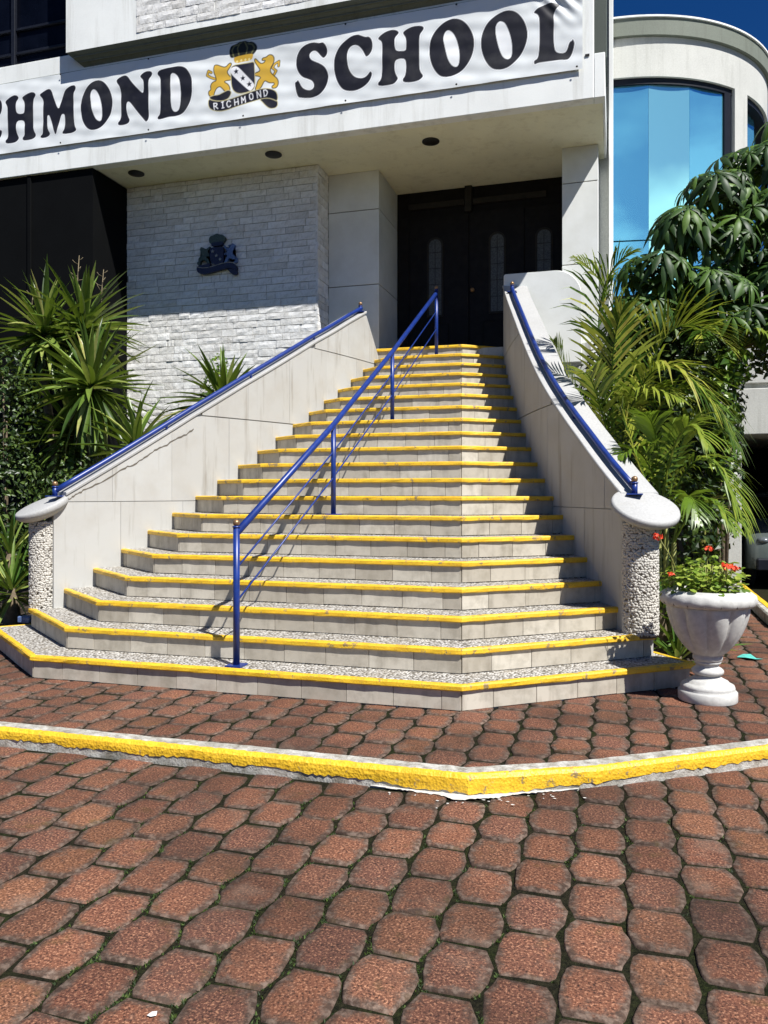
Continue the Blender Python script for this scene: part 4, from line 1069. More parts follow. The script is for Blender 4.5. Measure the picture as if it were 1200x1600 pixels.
for k in ('fold_l', 'fold_r', 'ribbon'):
    paint(P, C, [cs[k]], CRM, 0.009); paint(P, C, [cs[k]], srgb(28,28,40), 0.0)
paint(P, C, [cs['shield']], CRM, 0.010); paint(P, C, [cs['shield']], srgb(30,30,46))
paint(P, C, [cs['bend']], srgb(236,236,238))
for c in STARS: paint(P, C, [star(c, 0.042)], srgb(28,28,44))
paint(P, C, [cs['crown']], srgb(34,36,28))
for k in ('arc1', 'arc2', 'arc3', 'arc4'): stroke(P, C, STROKES[k], 0.020, srgb(104,104,66))
paint(P, C, [cs['crown_band']], GOLD)
for c in PEARLS: paint(P, C, [[(c[0]+0.017*math.cos(a), c[1]+0.017*math.sin(a)) for a in np.linspace(0, 6.1, 10)]], srgb(246,226,150))
for ln in RIBBON_TEXT: stroke(P, C, ln, 0.013, srgb(240,240,242))
# slack cloth: sag ripples between the tie points
X, Z = P[:, 0], P[:, 1]
h = (Z-BZ0)/(BZ1-BZ0)
wv = 0.006*np.sin(2.3*X+1.2*Z)*np.sin(3.1*h)
for (kx, kz, ph, am) in ((9, 4, .3, .0016), (-6, 11, 1.7, .0020), (14, 19, 2.2, .0011), (3.1, 23, .9, .0022), (-19, 27, 3.0, .0010), (5, 38, 4.1, .0010)):
    wv += am*np.sin(kx*X+kz*Z+ph+1.3*np.sin(1.7*X+2.1*Z+ph))
wv += 0.008*np.exp(-((h)/0.10)**2)*(0.5+0.5*np.sin(5.2*X+0.6))
# pulled folds below the last letter's top corner
fd = (X+0.62)*0.75+(Z-7.40)*0.66
wv += 0.014*np.exp(-((X+0.60)/0.22)**2-((Z-7.42)/0.22)**2)*np.sin(fd*46)
Yv = YC-0.018-np.clip(wv+0.012, -0.012, 0.05)
V = np.stack([X, Yv, Z], 1)
me = bpy.data.meshes.new('banner')
idx = np.arange(len(P)).reshape(nz+1, nx+1)
F = np.stack([idx[:-1, :-1].ravel(), idx[:-1, 1:].ravel(), idx[1:, 1:].ravel(), idx[1:, :-1].ravel()], 1)
me.vertices.add(len(V)); me.vertices.foreach_set('co', V.astype(np.float32).ravel())
me.loops.add(F.size); me.loops.foreach_set('vertex_index', F.astype(np.int32).ravel())
me.polygons.add(len(F)); me.polygons.foreach_set('loop_start', np.arange(0, F.size, 4, dtype=np.int32)); me.polygons.foreach_set('loop_total', np.full(len(F), 4, dtype=np.int32))
me.update(calc_edges=True); me.validate()
me.polygons.foreach_set('use_smooth', [True]*len(me.polygons))
ca = me.attributes.new('print', 'FLOAT_COLOR', 'POINT'); ca.data.foreach_set('color', np.concatenate([C, np.ones((len(C), 1))], 1).astype(np.float32).ravel())
me.materials.append(M['banner_print'])
ban = thing('banner', 'long white cloth banner with black lettering and a gold lion crest on the canopy', 'banner', (-5.5, YC, BZ0))
obj('cloth', me, ban)
for x in np.arange(BX0+0.03, BX1, 1.47):
    for z in (BZ0+0.025, BZ1-0.022):
        lathe('grommet', [(0.009, 0), (0.014, 0.003), (0.009, 0.006)], 0, 0, 'lamp_black', ban, 8).data.transform(Matrix.Translation((float(x), YC-0.052, z)) @ Matrix.Rotation(R(90), 4, 'X'))

# ------------------------------------------------------------------ emblem on the stone wall: the same crest cut in metal
em = thing('wall_emblem', 'dark metal crest with crown, lions and ribbon on the stone wall', 'emblem', (-5.70, YB, 4.68))
sx = 0.72/1.12
allp = [p for v in CREST.values() for p in v]
cx_, cz_ = (min(p[0] for p in allp)+max(p[0] for p in allp))/2, min(p[1] for p in allp)
def tr(p): return [(-5.70+(x-cx_)*sx, 4.672+(z-cz_)*sx) for x, z in p]
for k, mt, d in (('lion_l', 'emblem_green', 0.022), ('lion_r', 'emblem_blue', 0.022), ('fold_l', 'emblem_navy', 0.014), ('fold_r', 'emblem_navy', 0.014), ('ribbon', 'emblem_navy', 0.032), ('shield', 'emblem_navy', 0.03), ('crown', 'emblem_green', 0.026), ('crown_band', 'emblem_navy', 0.034)):
    xz_prism({'lion_l': 'lion', 'lion_r': 'lion', 'fold_l': 'ribbon_fold', 'fold_r': 'ribbon_fold'}.get(k, k), tr(smooth_poly(CREST[k], 1)), YB-0.045-d, YB-0.02, mt, em)
for c in STARS: xz_prism('star', tr(star(c, 0.045)), YB-0.082, YB-0.075, 'emblem_pale', em)
for ln in ([(x, z+0.010) for x, z in CREST['ribbon'][:11]], ): 
    tube('ribbon_edge', [(x, YB-0.078, z) for x, z in tr(ln)], 0.006, 'emblem_pale', em, 6)
# ------------------------------------------------------------------ handrails
def rail_post(T, x, y, z0, z1, r_=0.024, plate=True, knob=True, matk='brass_knob'):
    p = tube('post', [(x, y, z0), (x, y, z1)], r_, 'blue_paint', T, 14)
    if plate: box('base_plate', x-0.062, x+0.062, y-0.062, y+0.062, z0-0.001, z0+0.010, 'blue_paint', p, 0.002)
    if knob:
        lathe('collar', [(r_+0.004, z1-0.004), (r_+0.006, z1+0.004), (0.012, z1+0.012)], x, y, 'blue_paint', p, 14)
        ball('knob', (x, y, z1+0.030), 0.027, matk, p, 2)
cr_ = thing('handrail', 'blue handrail running up the middle of the stairs', 'handrail', (-2.64, 5.2, RISE))
PST = [(-2.64, 5.20, 1*RISE, 1.185), (-2.563, 7.05, 7*RISE, 2.125), (-2.49, 8.86, 13*RISE, 3.125), (-2.37, 10.70, 19*RISE, 4.255)]
for k, (x, y, z0, z1) in enumerate(PST): rail_post(cr_, x, y, z0, z1 if k in (0, 3) else z1-0.03, 0.0245, True, k in (0, 3))
RL = [(x, y, z1-0.045) for x, y, z0, z1 in PST]
tube('top_rail', RL, 0.027, 'blue_paint', cr_, 14)
for dz in (0.255, 0.50): tube('thin_rail', [(x, y, z-dz) for x, y, z in RL], 0.0075, 'blue_paint', cr_, 8)
def wall_rail(label, pt, zt, y0, y1, inn, ends, group):
    T = thing('handrail', label, 'handrail', (pt(y0, inn)[0], y0, zt(y0)))
    ys = np.linspace(y0, y1, 26)
    path = [(*pt(float(y), inn), zt(float(y))+0.058) for y in ys]
    tube('top_rail', path, 0.026, 'blue_paint', T, 14)
    for yy in ends:
        x, y = pt(yy, inn); rail_post(T, x, y, zt(yy)+0.004, zt(yy)+0.095, 0.024, True, True)
    for yy in np.linspace(y0, y1, 5)[1:-1]:
        x, y = pt(float(yy), inn); tube('bracket', [(x, y, zt(float(yy))-0.01), (x, y, zt(float(yy))+0.058)], 0.014, 'blue_paint', T, 10)
wall_rail('blue handrail on top of the left stair wall', Lpt, ztl, 6.25, 10.46, 0.055, (6.25, 10.44), None)
wall_rail('blue handrail on top of the curved right stair wall', Rpt, ztr, 6.43, 10.62, 0.085, (6.43, 10.60), None)

# ------------------------------------------------------------------ urn with geraniums
UX, UY = 0.622, 5.875
urn = thing('stone_urn', 'white cast urn planter on a turned pedestal right of the stairs', 'urn', (UX, UY, 0))
lathe('pedestal', [(0.191,0.0),(0.194,0.006),(0.194,0.062),(0.186,0.070),(0.175,0.078),(0.179,0.090),(0.173,0.108),(0.154,0.118),(0.141,0.122),(0.136,0.134),(0.107,0.148),(0.084,0.162),(0.080,0.180)], UX, UY, 'urn_cast', urn, 48, z0=0.0)
lathe('stem', [(0.080,0.176),(0.097,0.182),(0.106,0.194),(0.105,0.208),(0.091,0.222),(0.074,0.230),(0.073,0.252),(0.087,0.256),(0.089,0.268),(0.082,0.276)], UX, UY, 'urn_cast', urn, 48)
def flute(a, j, z):
    s = max(0.0, min(1.0, (z-0.31)/0.05))*max(0.0, min(1.0, (0.66-z)/0.05+0.25))
    c_ = abs(math.cos(a*5+0.5))
    return 1+0.15*s*(c_**0.5-0.78)
bp = [(0.084,0.270),(0.097,0.282),(0.099,0.300),(0.094,0.314),(0.110,0.325),(0.135,0.348),(0.163,0.383),(0.191,0.425),(0.216,0.47),(0.236,0.52),(0.252,0.57),(0.262,0.615),(0.266,0.645),(0.263,0.66)]
lathe('bowl', bp, UX, UY, 'urn_cast', urn, 120, flute)
def scal(a, j, z): return 1+0.016*abs(math.sin(a*9)) if j in (1, 2, 3, 4) else 1
rp = [(0.259,0.655),(0.290,0.660),(0.309,0.678),(0.312,0.703),(0.305,0.734),(0.286,0.750),(0.270,0.753),(0.266,0.764),(0.251,0.768),(0.244,0.752),(0.240,0.72)]
rim = lathe('rim', rp, UX, UY, 'urn_cast', urn, 108, scal)
for k in range(18):
    a = 2*math.pi*k/18
    q = Matrix.Translation((UX, UY, 0)) @ Matrix.Rotation(a, 4, 'Z') @ Matrix.Translation((0.301, 0, 0.680))
    vs = [(-0.010,-0.010,-0.012),(-0.010,0.010,-0.012),(0.0125,0.0,-0.010),(0.007,0.0,0.024)]
    obj('notch', mesh('notch', [q @ Vector(v) for v in vs], [(0,2,3),(1,3,2),(0,1,2),(0,3,1)], 'grout'), rim)
lathe('potting_soil', [(0.243, 0.70), (0.243, 0.735), (0.1, 0.745)], UX, UY, 'soil', urn, 30)
# ---- foliage helpers
def leaf_cards(name, pts, mat, parent, rg, size, fold=0.25, round_=False):
    """pts: (pos, outward normal); each leaf a small folded blade with its own tilt"""
    vs, fs, tn = [], [], []
    for p, nr in pts:
        s = size*rg.uniform(.6, 1.3)
        n = (Vector(nr)+Vector((rg.uniform(-.7,.7), rg.uniform(-.7,.7), rg.uniform(-.2,.8)))).normalized()
        t = n.cross(Vector((rg.uniform(-1,1), rg.uniform(-1,1), rg.uniform(-1,1)))).normalized(); u = n.cross(t)
        b = len(vs); p = Vector(p); wv = s*(0.42 if round_ else 0.27)
        if round_:
            vs += [p, p+t*s*.35+u*wv, p+t*s*.8+u*wv*.8-n*s*.1, p+t*s-n*s*.12, p+t*s*.8-u*wv*.8-n*s*.1, p+t*s*.35-u*wv, p+t*s*.5-n*s*fold*.3]
            fs += [(b, b+1, b+6), (b+1, b+2, b+6), (b+2, b+3, b+6), (b+3, b+4, b+6), (b+4, b+5, b+6), (b+5, b, b+6)]
            tn += [rg.random()]*7
        else:
            vs += [p, p+t*s*.45+u*wv+n*s*fold*.4, p+t*s-n*s*.15, p+t*s*.45-u*wv+n*s*fold*.4, p+t*s*.5]
            fs += [(b, b+1, b+4), (b+1, b+2, b+4), (b+2, b+3, b+4), (b+3, b, b+4)]
            tn += [rg.random()]*5
    me = mesh(name, vs, fs, mat); fattr(me, 'tint', tn); return obj(name, me, parent)
def blob_pts(rg, blobs, n, shell=0.35):
    tot = sum(b[3]*b[4]*b[5] for b in blobs)**1.0; out = []
    for (x, y, z, rx, ry, rz) in blobs:
        m = int(n*(rx*ry*rz)/tot)+1
        for _ in range(m):
            d = Vector((rg.gauss(0,1), rg.gauss(0,1), rg.gauss(0,1))).normalized(); q = 1-shell*rg.random()**1.4
            out.append(((x+d.x*rx*q, y+d.y*ry*q, z+d.z*rz*q), d))
    return out
rg = random.Random(21)
ger = thing('geranium', 'flowering geranium with red blooms growing in the white urn', 'flowering plant', (UX, UY, 0.74))
gp = []
for _ in range(620):
    a = rg.uniform(0, 6.283); r_ = 0.255*math.sqrt(rg.random()); hh = rg.uniform(0.0, 0.27)*(1.05-r_/0.40)
    gp.append(((UX-0.03+r_*1.08*math.cos(a), UY+r_*math.sin(a), 0.755+hh+0.03*math.sin(3*a+1)), (math.cos(a)*.3, math.sin(a)*.3, 1)))
stuff(leaf_cards('leaf', gp, 'geranium_leaf', ger, rg, 0.044, 0.3, True))
for _ in range(30):
    a = rg.uniform(0, 6.283); r_ = rg.uniform(.02, .22); x, y = UX+r_*math.cos(a), UY+r_*math.sin(a)
    tube('stem', [(UX+0.8*r_*math.cos(a), UY+0.8*r_*math.sin(a), 0.74), (x, y, 0.83), (x+0.02*math.cos(a), y+0.02*math.sin(a), 0.93)], [.005, .004, .003], 'palm_stem', ger, 5)
def bloom(x, y, z, s, stemx, stemy):
    fl = []
    for _ in range(46):
        d = Vector((rg.gauss(0,1), rg.gauss(0,1), rg.gauss(0,1)*.6)).normalized(); fl.append(((x+d.x*s, y+d.y*s, z+d.z*s*.55), d))
    leaf_cards('bloom', fl, 'geranium_red', ger, rg, s*0.75, 0.2, True)
    tube('flower_stalk', [(stemx, stemy, 0.76), ((x+stemx)/2, (y+stemy)/2, (z+0.80)/2+0.02), (x, y, z)], 0.003, 'palm_stem', ger, 5)
bloom(0.292, 5.79, 1.132, 0.028, 0.47, 5.85)
bloom(0.378, 5.76, 0.875, 0.020, 0.47, 5.83)
bloom(0.735, 5.73, 0.935, 0.032, 0.68, 5.83)
bloom(0.780, 5.75, 0.925, 0.024, 0.70, 5.83)
bloom(0.645, 6.03, 1.04, 0.024, 0.62, 5.95)

# ------------------------------------------------------------------ blades: yucca, lily, strap leaves
def blade_mesh(L, wd, bend, twist, mat, seed, seg=5, fold=0.35):
    rg_ = random.Random(seed); vs, fs, tn = [], [], []
    t0 = rg_.random()
    for k in range(seg+1):
        t = k/seg; w_ = wd*(0.55+1.5*t-2.05*t*t) if t < 1 else 0.0008
        w_ = max(w_, 0.0008); x = L*t; z = -bend*L*t*t
        vs += [(x, -w_/2, z+w_*fold), (x, 0, z), (x, w_/2, z+w_*fold)]
    for k in range(seg):
        a = 3*k; fs += [(a, a+3, a+4, a+1), (a+1, a+4, a+5, a+2)]
    me = mesh('leaf', vs, fs, mat, True); fattr(me, 'tint', [t0]*len(vs)); return me
BL = {}
def blades(key, L, wd, mat, n=5):
    if key not in BL: BL[key] = [blade_mesh(L*random.Random(key+str(k)).uniform(.85,1.12), wd, random.Random(k).uniform(.02,.28), 0, mat, k*7+1) for k in range(n)]
    return BL[key]
def rosette(T, c, key, L, wd, mat, n, rg, emin=-50, emax=88, name='leaf', core=0.05):
    ms = blades(key, L, wd, mat)
    for k in range(n):
        t = (k+0.5)/n; el = emax+(emin-emax)*t**0.85+rg.uniform(-9, 9); az = k*137.5+rg.uniform(-14, 14)
        o = obj(name, rg.choice(ms), T)
        a, e = R(az), R(el)
        d = Vector((math.cos(a)*math.cos(e), math.sin(a)*math.cos(e), math.sin(e)))
        o.location = Vector(c)+Vector((d.x*core, d.y*core, d.z*core-0.10*t))
        o.rotation_euler = (R(rg.uniform(-25, 25)), -e, a); s = rg.uniform(.8, 1.1)*(1.0 if t < .8 else .9); o.scale = (s, rg.uniform(.85, 1.2), 1)
def trunk(T, path, r0, r1, mat='bark', name='trunk'):
    n = len(path); tube(name, path, [r0+(r1-r0)*k/(n-1) for k in range(n)], mat, T, 10)
YU = 'yuccas beside the left stair wall'
def yucca(label, heads, base, L, n):
    T = thing('yucca', label, 'yucca', base, YU)
    for (x, y, z, nn, e0) in heads:
        trunk(T, [(base[0], base[1], 0.0), ((base[0]*.6+x*.4), (base[1]*.6+y*.4), z*0.45), (x, y, z*0.8), (x, y, z)], 0.075, 0.045)
        rosette(T, (x, y, z), 'yucca%g' % L, L, 0.088, 'yucca_leaf', nn, rg, e0)
yucca('tall yucca with two spiky heads in front of the dark recess', [(-7.62, 9.2, 3.66, 100, -80), (-7.16, 9.45, 3.74, 105, -80)], (-7.35, 9.35, 0), 0.92, 60)
yucca('yucca with a large drooping head nearest the left stair wall', [(-6.48, 8.7, 2.82, 120, -88), (-6.95, 8.95, 2.25, 80, -70)], (-6.6, 8.8, 0), 0.86, 70)
yucca('small yucca whose tips show just above the lower blue wall rail', [(-5.72, 8.55, 2.02, 50, -40)], (-5.8, 8.6, 0), 0.70, 44)
yucca('dark yucca behind the wall rail in front of the sunlit stone wall', [(-4.93, 9.35, 2.62, 66, -35)], (-4.9, 9.4, 0), 0.78, 50)
# dry flower stalks above the twin-headed yucca
ds = thing('dry_flower_stalk', 'dry brown flower stalks above the yucca heads', 'stalk', (-7.3, 9.5, 3.8))
for (x, y, z, h_) in ((-7.33, 9.5, 3.85, 0.95), (-7.0, 9.6, 3.85, 0.75), (-7.85, 9.2, 3.6, 0.7)):
    tube('stalk', [(x, y, z), (x+0.02, y, z+h_*.6), (x+0.05, y, z+h_)], [.010, .008, .004], 'dry_stalk', ds, 6)
    for k in range(9):
        zz = z+h_*(.45+.06*k); a = k*2.4; q = 0.16*(1-k*0.07)
        tube('twig', [(x+.03, y, zz), (x+.03+q*.6*math.cos(a), y+q*.6*math.sin(a), zz+q*.2), (x+.03+q*math.cos(a), y+q*math.sin(a), zz+q*.55)], .004, 'dry_stalk', ds, 5)
# conical clipped shrub behind the small yucca
def shrub(name, label, blobs, n, mat, size, cat='shrub', group=None, stem=True, rgx=None, round_=False):
    b = blobs[0]; T = thing(name, label, cat, (b[0], b[1], 0), group)
    stuff(leaf_cards('foliage', blob_pts(rg, blobs, n), mat, T, rg, size, 0.3, round_))
    if stem:
        for q in blobs[:4]: tube('stem', [(b[0], b[1], 0.0), ((b[0]+q[0])/2, (b[1]+q[1])/2, q[2]*.6), (q[0], q[1], q[2])], [.03, .02, .008], 'bark', T, 7)
    return T
shrub('conical_shrub', 'narrow yellow-green shrub against the sunlit stone wall', [(-5.30,9.75,2.1,.26,.26,.7),(-5.28,9.75,2.75,.20,.2,.42),(-5.22,9.75,3.15,.13,.13,.22)], 1500, 'vine_leaf', 0.07)
shrub('leafy_shrub', 'small-leaved green shrub at the left edge below the yuccas', [(-7.45,8.3,2.35,.45,.5,.75),(-7.2,8.0,1.5,.45,.5,.7),(-7.6,8.4,3.0,.38,.4,.38),(-6.9,7.5,0.8,.4,.4,.5)], 3000, 'shrub_leaf', 0.075)
shrub('leafy_shrub', 'dark green shrub in shade under the yucca beside the left stair wall', [(-6.2,8.1,1.1,.6,.5,.65),(-5.75,7.7,0.9,.4,.35,.5),(-6.75,8.6,1.5,.6,.4,.6),(-5.6,8.9,1.3,.4,.4,.4)], 2600, 'shrub_leaf', 0.09)
lily = thing('variegated_lily', 'clump of striped strap leaves left of the pebble column', 'plant', (-6.15, 6.95, 0))
rosette(lily, (-6.12, 6.9, 0.42), 'lily', 0.62, 0.05, 'strap_leaf', 46, rg, -20, 82)
rosette(lily, (-6.5, 7.3, 0.75), 'lily', 0.62, 0.05, 'strap_leaf', 34, rg, -30, 82)
tube('rootstock', [(-6.12, 6.9, -0.02), (-6.12, 6.9, 0.42)], [.10, .05], 'bark', lily, 8)
tube('rootstock', [(-6.5, 7.3, -0.02), (-6.5, 7.3, 0.75)], [.10, .05], 'bark', lily, 8)
lil2 = thing('strap_leaf_plant', 'low strap-leaved plant between the right column and the urn', 'plant', (0.55, 6.95, 0))
for (x, y, z) in ((0.50, 6.85, 0.10), (0.62, 7.1, 0.25), (0.40, 7.15, 0.45), (0.70, 7.2, 0.15)):
    rosette(lil2, (x, y, z), 'lily2', 0.42, 0.045, 'strap_leaf', 26, rg, 0, 80)
    tube('rootstock', [(x, y, -0.02), (x, y, z)], [.05, .03], 'bark', lil2, 7)

# ------------------------------------------------------------------ planting beds
struct(prism('planting_bed', [(-9,6.2),(-5.42,6.25),(-5.3,6.6),(-4.6,7.6),(-4.0,8.8),(-3.55,10.1),(-3.55,10.65),(-9,10.65)], -0.2, 0.05, 'soil'))
struct(prism('planting_bed', [(0.38,6.72),(0.62,6.76),(0.85,7.4),(1.05,8.6),(1.15,9.5),(1.2,12.3),(-0.9,12.3),(-0.9,10.0),(0.2,7.0)], -0.2, 0.05, 'soil'))

# ------------------------------------------------------------------ palms
def bez(a, b, c, n):
    a, b, c = Vector(a), Vector(b), Vector(c); m = b*2-(a+c)*0.5
    return [(a*(1-t)**2+m*2*t*(1-t)+c*t*t) for t in [k/n for k in range(n+1)]]
def frond(T, a, b, c, leaf_len, rg, nl=44, vee=0.55, droop=0.35, start=0.16, name='frond', wd=0.034):
    nl = int(nl*0.72); path = bez(a, b, c, 22); vs, fs = [], []
    tube_data(path, [0.011*(1-0.85*k/22)+0.001 for k in range(23)], 5, True, vs, fs)
    tn = [0.9]*len(vs); tt = rg.random()
    for k in range(nl):
        t = start+(0.985-start)*(k/(nl-1)); f = t*22; i = min(21, int(f)); p = path[i].lerp(path[i+1], f-i)
        d = (path[i+1]-path[i]).normalized(); s = d.cross(Vector((0, 0, 1)))
        s = s.normalized() if s.length > 0.05 else Vector((1, 0, 0)); u = s.cross(d).normalized()
        prof = (0.55+0.9*min(1, (t-start)*3.2)) if t < 0.45 else (1.45-1.35*((t-0.45)/0.55)**1.6)
        for sg in (-1, 1):
            L = leaf_len*prof*0.7*rg.uniform(.9, 1.1)
            ang = R(58-32*t+rg.uniform(-7, 7))
            dr = (d*math.cos(ang)+(s*sg*math.cos(vee)+u*math.sin(vee))*math.sin(ang)).normalized()
            w_ = wd*rg.uniform(.8, 1.15)*(0.6+0.4*prof/1.45); sd_ = dr.cross(u).normalized()
            b0 = len(vs); g0 = droop*rg.uniform(.6, 1.4)
            pts_ = [p, p+dr*L*.35-Vector((0, 0, 1))*L*.10*g0, p+dr*L*.72-Vector((0, 0, 1))*L*.42*g0, p+dr*L-Vector((0, 0, 1))*L*.85*g0]
            for q, wq in zip(pts_, (.35, 1.0, .7, .04)): vs += [q-sd_*w_*wq*.5, q+sd_*w_*wq*.5]
            for j in range(3): fs.append((b0+2*j, b0+2*j+1, b0+2*j+3, b0+2*j+2))
            tn += [(tt+rg.uniform(-.12,.12)) % 1.0]*8
    me = mesh(name, vs, fs, 'palm_leaf'); fattr(me, 'tint', tn); return obj(name, me, T)
pg = 'palms between the right stair wall and the annexe'
p1 = thing('areca_palm', 'bright feathery palm rising right behind the right stair wall', 'palm', (0.05, 8.5, 0), pg)
for (x, y, z) in ((0.05,8.5,1.75),(0.15,8.35,1.6),(0.25,8.6,1.7),(-0.05,8.75,2.1)): trunk(p1, [(x*.6+.06, y*.5+4.25, 0), (x, y, z*.6), (x, y, z)], .035, .022, 'palm_stem')
F1 = [((0.05,8.5,1.6),(-0.02,8.2,2.65),(0.10,7.95,3.25),.70,50,.35,.25),
      ((0.10,8.4,1.6),(0.38,8.05,2.62),(1.00,7.7,2.05),.70,54,.45,.75),
      ((0.15,8.5,1.7),(0.50,8.35,3.0),(1.10,8.1,2.75),.80,54,.70,.40),
      ((0.0,8.7,2.0),(-0.15,8.75,3.4),(0.22,8.55,3.95),.74,48,.45,.5),
      ((0.10,8.6,1.9),(0.02,8.8,3.3),(-0.42,8.6,3.95),.70,48,.5,.55),
      ((0.0,8.3,1.55),(-0.42,8.35,2.55),(-0.60,8.3,3.00),.50,38,.4,.3),
      ((0.2,8.6,1.7),(0.40,8.9,3.0),(0.85,8.9,3.35),.74,48,.5,.5),
      ((0.05,8.45,1.6),(0.20,8.1,2.35),(0.60,7.5,2.25),.60,46,.45,.6),
      ((0.2,8.5,1.6),(0.62,8.2,2.45),(1.15,7.9,1.75),.66,48,.45,.8),
      ((0.05,8.4,1.5),(-0.15,7.95,2.35),(-0.28,7.6,2.55),.46,40,.5,.4)]
for a, b, c, L, n, v, dp in F1: frond(p1, a, b, c, L, rg, n, v, dp)
p2 = thing('areca_palm', 'low spreading palm just behind the round cap of the right wall', 'palm', (0.35, 7.3, 0), pg)
for (x, y, z) in ((0.38,7.35,1.25),(0.45,7.5,1.2),(0.5,7.3,1.0)): trunk(p2, [(x*.8+.1, y, 0), (x, y, z*.6), (x, y, z)], .03, .02, 'palm_stem')
F2 = [((0.38,7.35,1.2),(0.36,7.25,1.85),(0.24,6.95,2.10),.46,36,.5,.4),
      ((0.38,7.35,1.2),(0.55,7.2,1.95),(0.75,6.95,1.80),.46,36,.5,.6),
      ((0.45,7.5,1.2),(0.75,7.3,1.72),(1.08,7.05,1.05),.46,38,.5,.9),
      ((0.45,7.5,1.2),(0.25,7.3,1.75),(0.05,6.95,1.72),.42,34,.5,.5),
      ((0.5,7.3,1.0),(0.58,7.0,1.40),(0.66,6.75,1.18),.34,30,.5,.6),
      ((0.5,7.3,1.0),(0.75,7.15,1.35),(0.95,6.9,1.1),.36,30,.5,.6),
      ((0.45,7.5,1.2),(0.6,7.7,1.9),(0.8,7.8,2.2),.5,36,.5,.5),
      ((0.38,7.35,1.2),(0.15,7.5,1.9),(0.05,7.5,2.2),.45,34,.5,.4)]
for a, b, c, L, n, v, dp in F2: frond(p2, a, b, c, L, rg, n, v, dp)
p3 = thing('areca_palm', 'palm with drooping fronds beneath the umbrella tree', 'palm', (0.9, 9.45, 0), pg)
trunk(p3, [(0.9,9.45,0),(0.95,9.4,1.3),(1.12,9.3,2.4)], .05, .03, 'palm_stem')
for a, b, c, L, n, v, dp in [((1.15,9.3,2.4),(1.35,8.9,3.05),(1.75,8.4,2.75),.5,38,.5,.7),((1.15,9.3,2.4),(0.9,8.9,3.1),(0.85,8.3,2.85),.5,38,.5,.7),((1.15,9.3,2.4),(1.4,9.2,3.3),(1.7,9.0,3.0),.5,38,.5,.6)]:
    frond(p3, a, b, c, L, rg, n, v, dp)

# ------------------------------------------------------------------ umbrella tree
ut = thing('umbrella_tree', 'dark glossy umbrella-leaved tree in front of the curved glass building', 'tree', (0.95, 9.9, 0))
def umbrella_mesh(seed, n=8):
    r_ = random.Random(seed); vs, fs = [], []; tn = []
    for k in range(n):
        a = 2*math.pi*(k+r_.uniform(-.2,.2))/n; L = r_.uniform(.8, 1.1); dp = r_.uniform(.45, 1.0); t0 = r_.random()*.3
        prev = None
        for j in range(6):
            t = j/5; w_ = [0.02,0.07,0.115,0.125,0.085,0.004][j]; rr = 0.10+L*t; z = -dp*t*t*L+0.10*t
            cx, cy = rr*math.cos(a), rr*math.sin(a); sx, sy = -math.sin(a)*w_, math.cos(a)*w_
            b = len(vs); vs += [(cx-sx, cy-sy, z-w_*.25), (cx, cy, z+0.02), (cx+sx, cy+sy, z-w_*.25)]; tn += [t0]*3
            if j: fs += [(b-3, b, b+1, b-2), (b-2, b+1, b+2, b-1)]
    me = mesh('leaf', vs, fs, 'umbrella_leaf', True); fattr(me, 'tint', tn); return me
UM = [umbrella_mesh(k, (7, 8, 9, 8, 7)[k]) for k in range(5)]
trk = [(0.95,9.9,0.0),(0.97,9.88,1.5),(1.15,9.75,2.9),(1.5,9.55,4.2)]
trunk(ut, trk, .075, .04)
hubs = [(1.05,9.2,3.2),(1.55,9.3,3.5),(0.75,9.1,3.55),(1.75,9.5,4.2),(1.2,9.4,4.1),(2.1,9.5,4.7),(1.65,9.6,5.0),(0.5,9.0,3.75),(2.2,9.4,3.7),(1.3,9.0,3.4)]
for h_ in hubs:
    b0 = min(trk, key=lambda q: abs(q[2]-(h_[2]-0.9)))
    trunk(ut, [b0, ((b0[0]+h_[0])/2, (b0[1]+h_[1])/2, (b0[2]+h_[2])/2-0.05), h_], .028, .012, 'bark', 'branch')
cl = [(0.66,9.05,4.34,.36,.32,.15),(0.45,9.0,3.86,.42,.35,.16),(0.30,8.95,3.42,.36,.3,.16),(1.08,9.2,4.74,.42,.4,.17),(1.02,9.1,4.18,.5,.4,.19),(0.98,9.0,3.66,.5,.4,.2),
      (1.52,9.4,5.04,.46,.4,.19),(1.58,9.3,4.46,.55,.45,.22),(1.5,9.2,3.86,.55,.45,.22),(1.45,9.0,3.28,.52,.4,.22),(2.0,9.5,5.36,.46,.45,.2),(2.1,9.5,4.74,.55,.5,.24),(2.1,9.4,4.05,.52,.5,.24),(2.0,9.3,3.42,.5,.4,.22),(2.65,9.6,4.5,.5,.5,.8)]
spots = []
for (x, y, z, rx, ry, rz) in cl:
    for _ in range(int(16+150*rx*rz)):
        d = Vector((rg.gauss(0,1), rg.gauss(0,1), rg.gauss(0,1))).normalized(); q = 0.40+0.60*rg.random()**0.5
        p = Vector((x+d.x*rx*q, y+d.y*ry*q, z+d.z*rz*q))
        out = Vector((d.x*.7, d.y*.7-.25, 0.9+d.z*.4)).normalized()
        spots.append((p, out.to_track_quat('Z', 'Y') @ Quaternion((0, 0, 1), rg.uniform(0, 6.28)), rg.uniform(.15, .32), rg.choice(UM)))
spots.sort(key=lambda q: q[0].y)
far_v, far_f, far_t = [], [], []
for k, (p, q, s, um) in enumerate(spots):
    if k < 298:
        o = obj('leaf', um, ut); o.location = p; o.rotation_mode = 'QUATERNION'; o.rotation_quaternion = q; o.scale = (s, s, s)
    else:
        b0 = len(far_v); t0 = rg.random()
        far_v += [p+q @ (v.co*s) for v in um.vertices]; far_f += [tuple(i+b0 for i in f.vertices) for f in um.polygons]; far_t += [t0]*len(um.vertices)
